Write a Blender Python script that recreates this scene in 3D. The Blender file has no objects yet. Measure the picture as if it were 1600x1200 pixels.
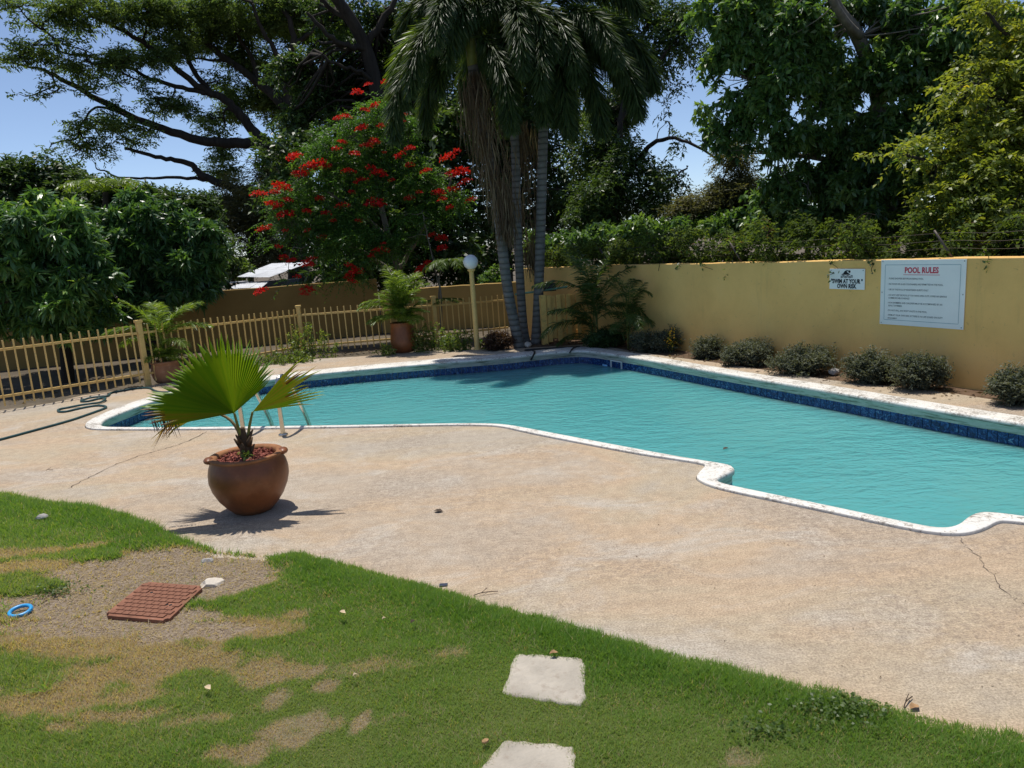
import bpy, bmesh, math, random
import numpy as np
from mathutils import Vector, Matrix

random.seed(4)
rng = np.random.default_rng(11)
R = math.radians
S = bpy.context.scene
COL = S.collection

# ------------------------------------------------------------------ camera, sky, sun, exposure
cam_d = bpy.data.cameras.new('camera')
cam_d.sensor_width = 36.0
cam_d.lens = 25.97
cam_d.clip_start = 0.05
cam_d.clip_end = 3000.0
cam = bpy.data.objects.new('camera', cam_d)
COL.objects.link(cam)
cam.matrix_world = Matrix.Translation((0, 0, 2.2)) @ (Matrix.Rotation(R(90 - 10.7), 4, 'X') @ Matrix.Rotation(R(-4.0), 4, 'Z'))
S.camera = cam

SUN_EL, SUN_AZ = 75.0, -27.0          # azimuth measured from +Y (ahead), negative = to the left
W = bpy.data.worlds.new('World')
S.world = W
W.use_nodes = True
wn = W.node_tree.nodes
wl = W.node_tree.links
bg = wn['Background']
sky = wn.new('ShaderNodeTexSky')
sky.sky_type = 'NISHITA'
sky.sun_disc = False
sky.sun_elevation = R(SUN_EL)
sky.sun_rotation = R(SUN_AZ)
sky.air_density = 0.6
sky.dust_density = 0.5
sky.ozone_density = 1.0
wl.new(sky.outputs[0], bg.inputs[0])
bg.inputs[1].default_value = 0.13
sun_d = bpy.data.lights.new('sun', 'SUN')
sun_d.energy = 4.0
sun_d.angle = R(0.53)
sun_d.color = (1.0, 0.95, 0.87)
sun = bpy.data.objects.new('sun', sun_d)
COL.objects.link(sun)
sdir = Vector((math.sin(R(SUN_AZ)) * math.cos(R(SUN_EL)), math.cos(R(SUN_AZ)) * math.cos(R(SUN_EL)), math.sin(R(SUN_EL))))
sun.rotation_euler = sdir.to_track_quat('Z', 'Y').to_euler()
sun.location = (0, 0, 30)
S.view_settings.view_transform = 'Standard'
S.view_settings.look = 'None'
S.view_settings.exposure = 0.2
S.view_settings.gamma = 1.0
S.view_settings.use_curve_mapping = False
S.cycles.max_bounces = 6
S.cycles.diffuse_bounces = 3
S.cycles.transmission_bounces = 4
S.cycles.transparent_max_bounces = 6
S.cycles.sample_clamp_indirect = 6.0

# ------------------------------------------------------------------ materials
MATS = {}
def new_mat(name):
    m = bpy.data.materials.new(name)
    m.use_nodes = True
    MATS[name] = m
    nt = m.node_tree
    return m, nt.nodes, nt.links, nt.nodes['Principled BSDF']
def spec(b, v):
    b.inputs['Specular IOR Level'].default_value = v
def tex_coord(n, l, kind='Object', scale=(1, 1, 1)):
    tc = n.new('ShaderNodeTexCoord')
    mp = n.new('ShaderNodeMapping')
    mp.inputs['Scale'].default_value = scale
    l.new(tc.outputs[kind], mp.inputs[0])
    return mp.outputs[0]
def noise(n, l, vec, scale, detail=4, rough=0.55, dist=0.0):
    t = n.new('ShaderNodeTexNoise')
    t.inputs['Scale'].default_value = scale
    t.inputs['Detail'].default_value = detail
    t.inputs['Roughness'].default_value = rough
    t.inputs['Distortion'].default_value = dist
    if vec is not None:
        l.new(vec, t.inputs['Vector'])
    return t.outputs[0]
def ramp(n, l, fac, stops):
    r = n.new('ShaderNodeValToRGB')
    e = r.color_ramp.elements
    while len(e) < len(stops):
        e.new(0.5)
    for i, (p, c) in enumerate(stops):
        e[i].position = p
        e[i].color = (c[0], c[1], c[2], 1)
    l.new(fac, r.inputs[0])
    return r.outputs[0]
def mix(n, l, fac, a, b, mode='MIX'):
    m = n.new('ShaderNodeMix')
    m.data_type = 'RGBA'
    m.blend_type = mode
    for sock, v in ((m.inputs[0], fac), (m.inputs[6], a), (m.inputs[7], b)):
        if isinstance(v, (int, float)):
            sock.default_value = v
        elif isinstance(v, tuple):
            sock.default_value = (v[0], v[1], v[2], 1)
        else:
            l.new(v, sock)
    return m.outputs[2]
def bump(n, l, b, h, strength=0.3, dist=0.01):
    bp = n.new('ShaderNodeBump')
    bp.inputs['Strength'].default_value = strength
    bp.inputs['Distance'].default_value = dist
    l.new(h, bp.inputs['Height'])
    l.new(bp.outputs[0], b.inputs['Normal'])
def simple(name, col, rough=0.6, sp=0.4, var=0.15, scale=6.0, metal=0.0, bmp=0.0, kind='Object', dirt=None):
    m, n, l, b = new_mat(name)
    v = tex_coord(n, l, kind)
    f = noise(n, l, v, scale, 5, 0.6)
    lo = tuple(c * (1 - var) for c in col)
    hi = tuple(min(1, c * (1 + var)) for c in col)
    c = ramp(n, l, f, [(0.3, lo), (0.7, hi)])
    if dirt:
        f2 = noise(n, l, v, scale * 2.3, 6, 0.7)
        k = ramp(n, l, f2, [(0.55, (0, 0, 0)), (0.72, (1, 1, 1))])
        c = mix(n, l, k, c, dirt)
    l.new(c, b.inputs['Base Color'])
    b.inputs['Roughness'].default_value = rough
    b.inputs['Metallic'].default_value = metal
    spec(b, sp)
    if bmp:
        bump(n, l, b, noise(n, l, v, scale * 6, 4, 0.6), bmp, 0.01)
    return m
def leaf_mat(name, stops, trans=0.35, rough=0.45, sp=0.35, tscale=2.1):
    m, n, l, b = new_mat(name)
    at = n.new('ShaderNodeAttribute')
    at.attribute_name = 'tint'
    c = ramp(n, l, at.outputs['Fac'], stops)
    l.new(c, b.inputs['Base Color'])
    b.inputs['Roughness'].default_value = rough
    spec(b, sp)
    tr = n.new('ShaderNodeBsdfTranslucent')
    ct = mix(n, l, 1.0, c, (tscale * 1.05, tscale * 1.0, tscale * 0.35), 'MULTIPLY')
    l.new(ct, tr.inputs[0])
    ms = n.new('ShaderNodeMixShader')
    ms.inputs[0].default_value = trans
    l.new(b.outputs[0], ms.inputs[1])
    l.new(tr.outputs[0], ms.inputs[2])
    l.new(ms.outputs[0], n['Material Output'].inputs[0])
    return m

leaf_mat('leaf_rain', [(0, (0.033, 0.060, 0.027)), (0.5, (0.069, 0.117, 0.046)), (1, (0.131, 0.184, 0.067))], 0.45, 0.6, 0.2)
leaf_mat('leaf_dark', [(0, (0.021, 0.045, 0.018)), (0.5, (0.046, 0.087, 0.028)), (1, (0.090, 0.144, 0.039))], 0.3)
leaf_mat('leaf_mango', [(0, (0.040, 0.088, 0.035)), (0.55, (0.078, 0.166, 0.048)), (0.85, (0.133, 0.255, 0.062)), (1, (0.243, 0.354, 0.088))], 0.3, 0.34, 0.5)
leaf_mat('leaf_broad', [(0, (0.041, 0.085, 0.032)), (0.5, (0.081, 0.162, 0.049)), (1, (0.173, 0.263, 0.072))], 0.35, 0.36, 0.5)
leaf_mat('leaf_yellow', [(0, (0.082, 0.126, 0.030)), (0.5, (0.174, 0.214, 0.041)), (0.88, (0.306, 0.326, 0.052)), (1, (0.490, 0.408, 0.061))], 0.4, 0.42, 0.4)
leaf_mat('leaf_grey', [(0, (0.057, 0.065, 0.036)), (0.6, (0.108, 0.114, 0.060)), (1, (0.172, 0.143, 0.079))], 0.35, 0.6, 0.2)
leaf_mat('leaf_poinciana', [(0, (0.037, 0.092, 0.020)), (0.5, (0.076, 0.169, 0.034)), (1, (0.169, 0.288, 0.051))], 0.42)
leaf_mat('leaf_vine', [(0, (0.030, 0.046, 0.015)), (0.4, (0.060, 0.092, 0.023)), (0.8, (0.110, 0.164, 0.037)), (1, (0.084, 0.046, 0.026))], 0.4, 0.7, 0.12)
leaf_mat('leaf_palm', [(0, (0.026, 0.048, 0.019)), (0.5, (0.048, 0.082, 0.026)), (0.9, (0.093, 0.133, 0.038)), (1, (0.159, 0.173, 0.053))], 0.28, 0.5, 0.3)
leaf_mat('leaf_areca', [(0, (0.06, 0.1, 0.016)), (0.5, (0.12, 0.19, 0.03)), (1, (0.24, 0.3, 0.06))], 0.42, 0.4, 0.4)
leaf_mat('leaf_corner_palm', [(0, (0.033, 0.058, 0.016)), (0.5, (0.065, 0.107, 0.026)), (1, (0.130, 0.169, 0.039))], 0.35, 0.4, 0.4)
leaf_mat('leaf_fan', [(0, (0.34, 0.23, 0.09)), (0.12, (0.14, 0.06, 0.035)), (0.2, (0.3, 0.25, 0.04)), (0.35, (0.2, 0.29, 0.024)), (1, (0.12, 0.24, 0.018))], 0.42, 0.36, 0.4, 2.1)
leaf_mat('leaf_silver', [(0, (0.047, 0.056, 0.037)), (0.5, (0.094, 0.108, 0.075)), (1, (0.168, 0.178, 0.131))], 0.2, 0.7, 0.2)
leaf_mat('leaf_weed', [(0, (0.05, 0.09, 0.02)), (0.5, (0.1, 0.16, 0.035)), (1, (0.24, 0.27, 0.08))], 0.4)
leaf_mat('leaf_red', [(0, (0.05, 0.03, 0.022)), (1, (0.12, 0.07, 0.045))], 0.25)
leaf_mat('petal_red', [(0, (0.42, 0.01, 0.014)), (0.6, (0.6, 0.014, 0.018)), (1, (0.68, 0.05, 0.03))], 0.4, 0.5, 0.2, 1.2)
leaf_mat('petal_yellow', [(0, (0.7, 0.4, 0.03)), (1, (0.85, 0.6, 0.06))], 0.3)
leaf_mat('thatch', [(0, (0.07, 0.045, 0.03)), (0.6, (0.14, 0.1, 0.065)), (1, (0.24, 0.19, 0.12))], 0.2, 0.8, 0.1)
leaf_mat('grass_blade', [(0, (0.46, 0.39, 0.28)), (0.14, (0.36, 0.28, 0.18)), (0.2, (0.23, 0.28, 0.09)), (0.5, (0.165, 0.265, 0.056)), (1, (0.09, 0.19, 0.028))], 0.4, 0.55, 0.25)

def bark(name, a, b2, scale=5, stretch=0.25):
    m, n, l, b = new_mat(name)
    v = tex_coord(n, l, 'Object', (1, 1, stretch))
    f = noise(n, l, v, scale, 6, 0.65, 0.6)
    l.new(ramp(n, l, f, [(0.3, a), (0.7, b2)]), b.inputs['Base Color'])
    b.inputs['Roughness'].default_value = 0.9
    spec(b, 0.15)
    bump(n, l, b, noise(n, l, v, scale * 4, 5, 0.7), 0.6, 0.02)
    return m
bark('bark_dark', (0.02, 0.016, 0.013), (0.05, 0.042, 0.034))
bark('bark_pale', (0.1, 0.088, 0.07), (0.22, 0.2, 0.165))
bark('bark_fan', (0.05, 0.03, 0.018), (0.15, 0.1, 0.06), 14)

def palm_bark():
    m, n, l, b = new_mat('bark_palm')
    v = tex_coord(n, l, 'Object')
    w = n.new('ShaderNodeTexWave')
    w.wave_type = 'BANDS'
    w.bands_direction = 'Z'
    w.inputs['Scale'].default_value = 2.6
    w.inputs['Distortion'].default_value = 1.2
    w.inputs['Detail'].default_value = 3
    w.inputs['Detail Scale'].default_value = 2
    l.new(v, w.inputs[0])
    ring = ramp(n, l, w.outputs[1], [(0.02, (0.05, 0.045, 0.04)), (0.16, (0.15, 0.14, 0.128)), (1, (0.2, 0.19, 0.175))])
    f = noise(n, l, v, 4, 6, 0.7)
    c = mix(n, l, ramp(n, l, f, [(0.35, (0, 0, 0)), (0.7, (1, 1, 1))]), ring, (0.1, 0.095, 0.085))
    l.new(c, b.inputs['Base Color'])
    b.inputs['Roughness'].default_value = 0.85
    bump(n, l, b, w.outputs[1], 0.5, 0.02)
palm_bark()

def concrete():
    m, n, l, b = new_mat('deck_concrete')
    v = tex_coord(n, l, 'Object')
    vr = n.new('ShaderNodeMapping')
    vr.inputs['Rotation'].default_value = (0, 0, R(-35))
    vr.inputs['Scale'].default_value = (0.6, 1.0, 1.0)
    l.new(v, vr.inputs[0])
    big = noise(n, l, vr.outputs[0], 0.5, 6, 0.6, 0.5)
    c = ramp(n, l, big, [(0.34, (0.355, 0.31, 0.25)), (0.43, (0.385, 0.315, 0.225)), (0.51, (0.405, 0.308, 0.212)), (0.57, (0.375, 0.305, 0.23)), (0.66, (0.37, 0.32, 0.26))])
    med = noise(n, l, vr.outputs[0], 1.5, 7, 0.65, 0.6)
    c = mix(n, l, ramp(n, l, med, [(0.5, (0, 0, 0)), (0.66, (0.7, 0.7, 0.7))]), c, (0.42, 0.385, 0.335))
    # scuffed dark wear, broken up into grains
    st = noise(n, l, v, 0.6, 3, 0.6, 0.4)
    gr_ = noise(n, l, v, 26, 6, 0.8, 0.3)
    stf = mix(n, l, 1.0, ramp(n, l, st, [(0.43, (0.06, 0.06, 0.06)), (0.66, (0.75, 0.75, 0.75))]), ramp(n, l, gr_, [(0.46, (0, 0, 0)), (0.58, (1, 1, 1))]), 'MULTIPLY')
    c = mix(n, l, stf, c, (0.215, 0.17, 0.135))
    # broom strokes that fade in and out
    vs = n.new('ShaderNodeMapping')
    vs.inputs['Rotation'].default_value = (0, 0, R(-34))
    vs.inputs['Scale'].default_value = (7.0, 55.0, 1.0)
    l.new(v, vs.inputs[0])
    br = noise(n, l, vs.outputs[0], 1.0, 4, 0.7)
    fi = noise(n, l, v, 85, 4, 0.8)
    fi2 = noise(n, l, v, 30, 6, 0.75)
    fi3 = noise(n, l, v, 9, 6, 0.75)
    c = mix(n, l, 1.0, c, ramp(n, l, fi, [(0.32, (0.29, 0.285, 0.28)), (0.6, (0.68, 0.68, 0.68))]), 'OVERLAY')
    c = mix(n, l, 0.48, c, ramp(n, l, fi3, [(0.3, (0.34, 0.33, 0.32)), (0.68, (0.66, 0.66, 0.66))]), 'OVERLAY')
    c = mix(n, l, ramp(n, l, st, [(0.4, (0.08, 0.08, 0.08)), (0.62, (0.42, 0.42, 0.42))]), c, ramp(n, l, br, [(0.3, (0.33, 0.32, 0.31)), (0.65, (0.66, 0.66, 0.65))]), 'OVERLAY')
    c = mix(n, l, ramp(n, l, fi2, [(0.61, (0, 0, 0)), (0.7, (0.85, 0.85, 0.85))]), c, (0.17, 0.14, 0.115))
    l.new(c, b.inputs['Base Color'])
    b.inputs['Roughness'].default_value = 0.92
    spec(b, 0.2)
    h = mix(n, l, 0.3, fi, br)
    bump(n, l, b, h, 0.7, 0.012)
concrete()

def water_mat():
    m, n, l, b = new_mat('pool_water')
    v = tex_coord(n, l, 'Object')
    big = noise(n, l, v, 0.35, 2, 0.5)
    l.new(ramp(n, l, big, [(0.3, (0.08, 0.32, 0.325)), (0.7, (0.1, 0.345, 0.345))]), b.inputs['Base Color'])
    b.inputs['Roughness'].default_value = 0.04
    b.inputs['IOR'].default_value = 1.33
    b.inputs['Subsurface Weight'].default_value = 1.0
    b.inputs['Subsurface Radius'].default_value = (0.6, 1.0, 1.0)
    b.inputs['Subsurface Scale'].default_value = 1.6
    mp = n.new('ShaderNodeMapping')
    mp.inputs['Rotation'].default_value = (0, 0, R(18))
    mp.inputs['Scale'].default_value = (1.0, 1.9, 1.0)
    l.new(v, mp.inputs[0])
    n1 = noise(n, l, mp.outputs[0], 3.4, 3, 0.55, 0.4)
    n2 = noise(n, l, mp.outputs[0], 11.0, 2, 0.5, 0.2)
    calm = ramp(n, l, noise(n, l, v, 0.3, 2, 0.5), [(0.35, (0.35, 0.35, 0.35)), (0.65, (1, 1, 1))])
    h = mix(n, l, 0.25, n1, n2)
    h = mix(n, l, 1.0, h, calm, 'MULTIPLY')
    bump(n, l, b, h, 0.75, 0.1)
water_mat()

def coping_mat():
    m, n, l, b = new_mat('coping_paint')
    v = tex_coord(n, l, 'Object')
    f = noise(n, l, v, 20, 8, 0.8, 1.2)
    g = noise(n, l, v, 2.2, 4, 0.6)
    k = mix(n, l, 0.3, f, g)
    c = ramp(n, l, k, [(0.38, (0.74, 0.72, 0.67)), (0.505, (0.68, 0.655, 0.6)), (0.54, (0.5, 0.46, 0.4)), (0.575, (0.25, 0.22, 0.185))])
    # greyish face with darker streaks below the nosing, by height on the real piece
    sx = n.new('ShaderNodeSeparateXYZ')
    l.new(v, sx.inputs[0])
    kk = ramp(n, l, sx.outputs[2], [(0.0, (1, 1, 1)), (0.012, (0, 0, 0))])
    mr = n.new('ShaderNodeMapRange')
    mr.inputs[1].default_value = -0.02
    mr.inputs[2].default_value = 0.006
    mr.inputs[3].default_value = 1.0
    mr.inputs[4].default_value = 0.0
    l.new(sx.outputs[2], mr.inputs[0])
    face = ramp(n, l, noise(n, l, tex_coord(n, l, 'Object', (1.2, 1.2, 14)), 2.2, 5, 0.7), [(0.3, (0.44, 0.42, 0.35)), (0.48, (0.54, 0.5, 0.43)), (0.57, (0.3, 0.3, 0.23)), (0.66, (0.13, 0.13, 0.09))])
    c = mix(n, l, mr.outputs[0], c, face)
    l.new(c, b.inputs['Base Color'])
    b.inputs['Roughness'].default_value = 0.6
    bump(n, l, b, f, 0.25, 0.008)
coping_mat()

def tile_mat():
    m, n, l, b = new_mat('pool_tile')
    v = tex_coord(n, l, 'Object')
    oi = n.new('ShaderNodeObjectInfo')
    ad = n.new('ShaderNodeVectorMath')
    ad.operation = 'ADD'
    cb = n.new('ShaderNodeCombineXYZ')
    ml = n.new('ShaderNodeMath')
    ml.operation = 'MULTIPLY'
    ml.inputs[1].default_value = 37.0
    l.new(oi.outputs['Random'], ml.inputs[0])
    l.new(ml.outputs[0], cb.inputs[0])
    l.new(v, ad.inputs[0])
    l.new(cb.outputs[0], ad.inputs[1])
    f = noise(n, l, ad.outputs[0], 22, 3, 0.6, 1.4)
    c = ramp(n, l, f, [(0.38, (0.005, 0.014, 0.055)), (0.52, (0.01, 0.04, 0.17)), (0.62, (0.03, 0.11, 0.28)), (0.7, (0.2, 0.33, 0.42))])
    l.new(c, b.inputs['Base Color'])
    b.inputs['Roughness'].default_value = 0.18
tile_mat()

def wall_mat():
    m, n, l, b = new_mat('wall_stucco')
    v = tex_coord(n, l, 'Object')
    f = noise(n, l, v, 1.1, 6, 0.62)
    c = ramp(n, l, f, [(0.3, (0.74, 0.45, 0.15)), (0.55, (0.84, 0.525, 0.18)), (0.75, (0.82, 0.53, 0.205))])
    f2 = noise(n, l, tex_coord(n, l, 'Object', (2.2, 2.2, 0.25)), 2.2, 6, 0.7)
    c = mix(n, l, ramp(n, l, f2, [(0.58, (0, 0, 0)), (0.78, (0.35, 0.35, 0.35))]), c, (0.4, 0.27, 0.11))
    f3 = noise(n, l, v, 15, 7, 0.8, 0.6)
    c = mix(n, l, ramp(n, l, f3, [(0.6, (0, 0, 0)), (0.68, (0.6, 0.6, 0.6))]), c, (0.34, 0.23, 0.1))
    l.new(c, b.inputs['Base Color'])
    b.inputs['Roughness'].default_value = 0.85
    spec(b, 0.2)
    bump(n, l, b, noise(n, l, v, 38, 4, 0.7), 0.35, 0.01)
wall_mat()
simple('wall_painted_shade', (0.27, 0.18, 0.065), 0.9, 0.15, 0.12, 1.4, bmp=0.2)  # ochre wall darkened: the tree shade is put into its colour
simple('wall_half_shade', (0.42, 0.28, 0.1), 0.9, 0.15, 0.12, 1.4, bmp=0.2)  # same ochre, half darkened: weaker shade put into the colour
simple('fence_paint', (0.7, 0.47, 0.16), 0.5, 0.4, 0.1, 7, dirt=(0.5, 0.35, 0.14))
simple('gate_paint', (0.74, 0.46, 0.14), 0.6, 0.3, 0.14, 5, dirt=(0.36, 0.25, 0.1))
simple('steel', (0.62, 0.58, 0.5), 0.24, 0.5, 0.1, 8, metal=1.0)
simple('terracotta', (0.185, 0.06, 0.018), 0.42, 0.45, 0.4, 3.2, bmp=0.15, dirt=(0.24, 0.09, 0.032))
simple('terracotta_pale', (0.33, 0.16, 0.085), 0.8, 0.2, 0.2, 6, bmp=0.2, dirt=(0.42, 0.26, 0.16))
simple('terracotta_rim', (0.3, 0.135, 0.06), 0.75, 0.2, 0.25, 9, bmp=0.25)
simple('mulch', (0.2, 0.075, 0.055), 0.95, 0.1, 0.5, 30, bmp=0.9)
simple('mulch_chip', (0.24, 0.08, 0.06), 0.9, 0.1, 0.45, 18)
simple('soil_bed', (0.13, 0.085, 0.055), 0.95, 0.1, 0.4, 9, bmp=0.8)
simple('hose', (0.02, 0.07, 0.075), 0.45, 0.4, 0.25, 6)
simple('hose_black', (0.015, 0.015, 0.016), 0.5, 0.4, 0.2, 6)
simple('globe', (0.72, 0.74, 0.76), 0.25, 0.5, 0.06, 5)
simple('sign_white', (0.84, 0.85, 0.82), 0.45, 0.4, 0.04, 2.5)
simple('print_black', (0.02, 0.022, 0.025), 0.6, 0.2, 0.1, 5)
simple('print_grey', (0.13, 0.14, 0.145), 0.6, 0.2, 0.1, 5)
simple('print_red', (0.6, 0.075, 0.11), 0.6, 0.2, 0.1, 5)
simple('print_blue', (0.3, 0.42, 0.46), 0.6, 0.2, 0.1, 5)
simple('rust', (0.235, 0.105, 0.065), 0.8, 0.2, 0.3, 9, bmp=0.4, dirt=(0.3, 0.16, 0.11))
simple('rust_dark', (0.07, 0.035, 0.028), 0.85, 0.2, 0.3, 9, bmp=0.3)
simple('stone_slab', (0.4, 0.36, 0.3), 0.9, 0.2, 0.18, 6, bmp=0.8, dirt=(0.3, 0.25, 0.2))
simple('rock_grey', (0.36, 0.34, 0.32), 0.9, 0.2, 0.25, 9, bmp=0.5)
simple('rock_pale', (0.62, 0.55, 0.46), 0.9, 0.2, 0.2, 9, bmp=0.5)
simple('blue_plastic', (0.03, 0.32, 0.66), 0.35, 0.5, 0.12, 8)
simple('pale_blue_plastic', (0.2, 0.5, 0.75), 0.35, 0.5, 0.1, 8)
simple('white_plastic', (0.72, 0.74, 0.72), 0.4, 0.4, 0.06, 8)
simple('black_plastic', (0.012, 0.012, 0.016), 0.4, 0.4, 0.2, 6)
simple('green_pipe', (0.1, 0.26, 0.2), 0.5, 0.4, 0.2, 6)
simple('roof_metal', (0.72, 0.74, 0.77), 0.45, 0.5, 0.2, 3)
simple('shed_wall', (0.12, 0.15, 0.19), 0.8, 0.2, 0.25, 3)
simple('wire', (0.1, 0.085, 0.075), 0.6, 0.4, 0.2, 6, metal=0.6)
simple('crack', (0.1, 0.08, 0.065), 0.95, 0.1, 0.4, 20)
simple('dead_leaf', (0.36, 0.22, 0.11), 0.8, 0.2, 0.35, 20)
simple('pale_leaf', (0.58, 0.46, 0.3), 0.8, 0.2, 0.2, 20)
simple('dark_leaf', (0.07, 0.05, 0.035), 0.8, 0.2, 0.3, 20)
simple('dark_plastic', (0.03, 0.04, 0.07), 0.4, 0.5, 0.2, 8)
simple('petiole', (0.16, 0.16, 0.03), 0.5, 0.4, 0.25, 9)
simple('petiole_brown', (0.22, 0.15, 0.06), 0.6, 0.3, 0.25, 9)

def lawn_mat():
    m, n, l, b = new_mat('lawn_soil')
    at = n.new('ShaderNodeAttribute')
    at.attribute_name = 'bare'
    v = tex_coord(n, l, 'Object')
    f = noise(n, l, v, 60, 5, 0.75)
    f2 = noise(n, l, v, 7, 5, 0.65)
    straw = ramp(n, l, f, [(0.28, (0.11, 0.082, 0.06)), (0.5, (0.26, 0.21, 0.16)), (0.68, (0.42, 0.36, 0.29))])
    straw = mix(n, l, 0.5, straw, ramp(n, l, f2, [(0.3, (0.36, 0.33, 0.3)), (0.7, (0.62, 0.58, 0.54))]), 'OVERLAY')
    green = ramp(n, l, f, [(0.3, (0.06, 0.09, 0.02)), (0.7, (0.14, 0.18, 0.045))])
    c = mix(n, l, at.outputs['Fac'], green, straw)
    l.new(c, b.inputs['Base Color'])
    b.inputs['Roughness'].default_value = 0.95
    spec(b, 0.1)
    bump(n, l, b, f, 0.9, 0.02)
lawn_mat()
def ground_mat():
    m, n, l, b = new_mat('ground_dirt')
    v = tex_coord(n, l, 'Object')
    f = noise(n, l, v, 1.2, 6, 0.65)
    f2 = noise(n, l, v, 30, 5, 0.7)
    c = ramp(n, l, f, [(0.3, (0.07, 0.055, 0.035)), (0.6, (0.13, 0.1, 0.065)), (0.75, (0.08, 0.08, 0.035))])
    c = mix(n, l, 0.5, c, ramp(n, l, f2, [(0.3, (0.3, 0.3, 0.3)), (0.7, (0.68, 0.68, 0.68))]), 'OVERLAY')
    l.new(c, b.inputs['Base Color'])
    b.inputs['Roughness'].default_value = 0.95
    bump(n, l, b, f2, 0.7, 0.03)
ground_mat()

# ------------------------------------------------------------------ object helpers
def link(o, parent=None):
    COL.objects.link(o)
    if parent is not None:
        o.parent = parent
    return o
def tag(o, label=None, cat=None, group=None, kind=None):
    for k, v in (('label', label), ('category', cat), ('group', group), ('kind', kind)):
        if v:
            o[k] = v
    return o
def thing(name, label, cat, loc=(0, 0, 0), rz=0.0, group=None):
    o = bpy.data.objects.new(name, None)
    o.empty_display_size = 0.1
    o.location = loc
    o.rotation_euler = (0, 0, rz)
    link(o)
    return tag(o, label, cat, group)
def from_data(name, verts, faces, mat, parent=None, smooth=False):
    me = bpy.data.meshes.new(name)
    me.from_pydata([tuple(map(float, v)) for v in verts], [], faces)
    me.update()
    if smooth:
        me.polygons.foreach_set('use_smooth', [True] * len(me.polygons))
    if mat:
        me.materials.append(MATS[mat])
    return link(bpy.data.objects.new(name, me), parent)
def from_bm(name, bm, mat, parent=None, smooth=False):
    bmesh.ops.recalc_face_normals(bm, faces=bm.faces)
    me = bpy.data.meshes.new(name)
    bm.to_mesh(me)
    bm.free()
    if smooth:
        me.polygons.foreach_set('use_smooth', [True] * len(me.polygons))
    if mat:
        me.materials.append(MATS[mat])
    return link(bpy.data.objects.new(name, me), parent)
def share(name, me, parent=None, loc=(0, 0, 0), rot=(0, 0, 0), sc=(1, 1, 1)):
    o = bpy.data.objects.new(name, me)
    o.location = loc
    o.rotation_euler = rot
    o.scale = sc
    return link(o, parent)
def box_bm(cx, cy, cz, sx, sy, sz, bevel=0.0, bm=None, rot=None):
    own = bm is None
    if own:
        bm = bmesh.new()
    r = bmesh.ops.create_cube(bm, size=1.0)
    vs = r['verts']
    bmesh.ops.scale(bm, vec=(sx, sy, sz), verts=vs)
    if rot is not None:
        bmesh.ops.rotate(bm, cent=(0, 0, 0), matrix=rot, verts=vs)
    bmesh.ops.translate(bm, vec=(cx, cy, cz), verts=vs)
    if bevel and own:
        bmesh.ops.bevel(bm, geom=bm.edges[:], offset=bevel, segments=2, affect='EDGES', profile=0.6)
    return bm
def smooth_path(pts, rep=2, closed=False):
    p = np.array(pts, float)
    for _ in range(rep):
        if closed:
            q = np.roll(p, -1, 0)
            a, b = p * 0.75 + q * 0.25, p * 0.25 + q * 0.75
            p = np.stack([a, b], 1).reshape(-1, p.shape[1])
        else:
            a, b = p[:-1] * 0.75 + p[1:] * 0.25, p[:-1] * 0.25 + p[1:] * 0.75
            p = np.concatenate([p[:1], np.stack([a, b], 1).reshape(-1, p.shape[1]), p[-1:]])
    return p
class Tubes:
    def __init__(s):
        s.v, s.f = [], []
    def add(s, pts, rad, sides=7, cap=True):
        p = np.array(pts, float)
        n = len(p)
        rad = np.broadcast_to(np.array(rad, float), (n,)) if np.ndim(rad) else np.full(n, float(rad))
        t = np.gradient(p, axis=0)
        t /= np.linalg.norm(t, axis=1)[:, None] + 1e-9
        ref = np.array([0.0, 0.0, 1.0]) if abs(t[0, 2]) < 0.9 else np.array([1.0, 0.0, 0.0])
        base = len(s.v)
        u = np.cross(ref, t[0])
        u /= np.linalg.norm(u)
        for i in range(n):
            u = u - t[i] * (u @ t[i])
            u /= np.linalg.norm(u) + 1e-9
            w = np.cross(t[i], u)
            for k in range(sides):
                a = 2 * math.pi * k / sides
                s.v.append(p[i] + rad[i] * (math.cos(a) * u + math.sin(a) * w))
        for i in range(n - 1):
            for k in range(sides):
                a, b = base + i * sides + k, base + i * sides + (k + 1) % sides
                s.f.append((a, b, b + sides, a + sides))
        if cap:
            s.f.append(tuple(base + k for k in range(sides))[::-1])
            s.f.append(tuple(base + (n - 1) * sides + k for k in range(sides)))
    def build(s, name, mat, parent=None):
        return from_data(name, s.v, s.f, mat, parent, True)
def lathe(prof, seg=40, wob=0.0):
    v, f = [], []
    for i, (r, z) in enumerate(prof):
        for k in range(seg):
            a = 2 * math.pi * k / seg
            q = r * (1 + wob * math.sin(3 * a + i))
            v.append((q * math.cos(a), q * math.sin(a), z))
    for i in range(len(prof) - 1):
        for k in range(seg):
            k2 = (k + 1) % seg
            f.append((i * seg + k, i * seg + k2, (i + 1) * seg + k2, (i + 1) * seg + k))
    f.append(tuple(range(seg))[::-1])
    return v, f

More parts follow.
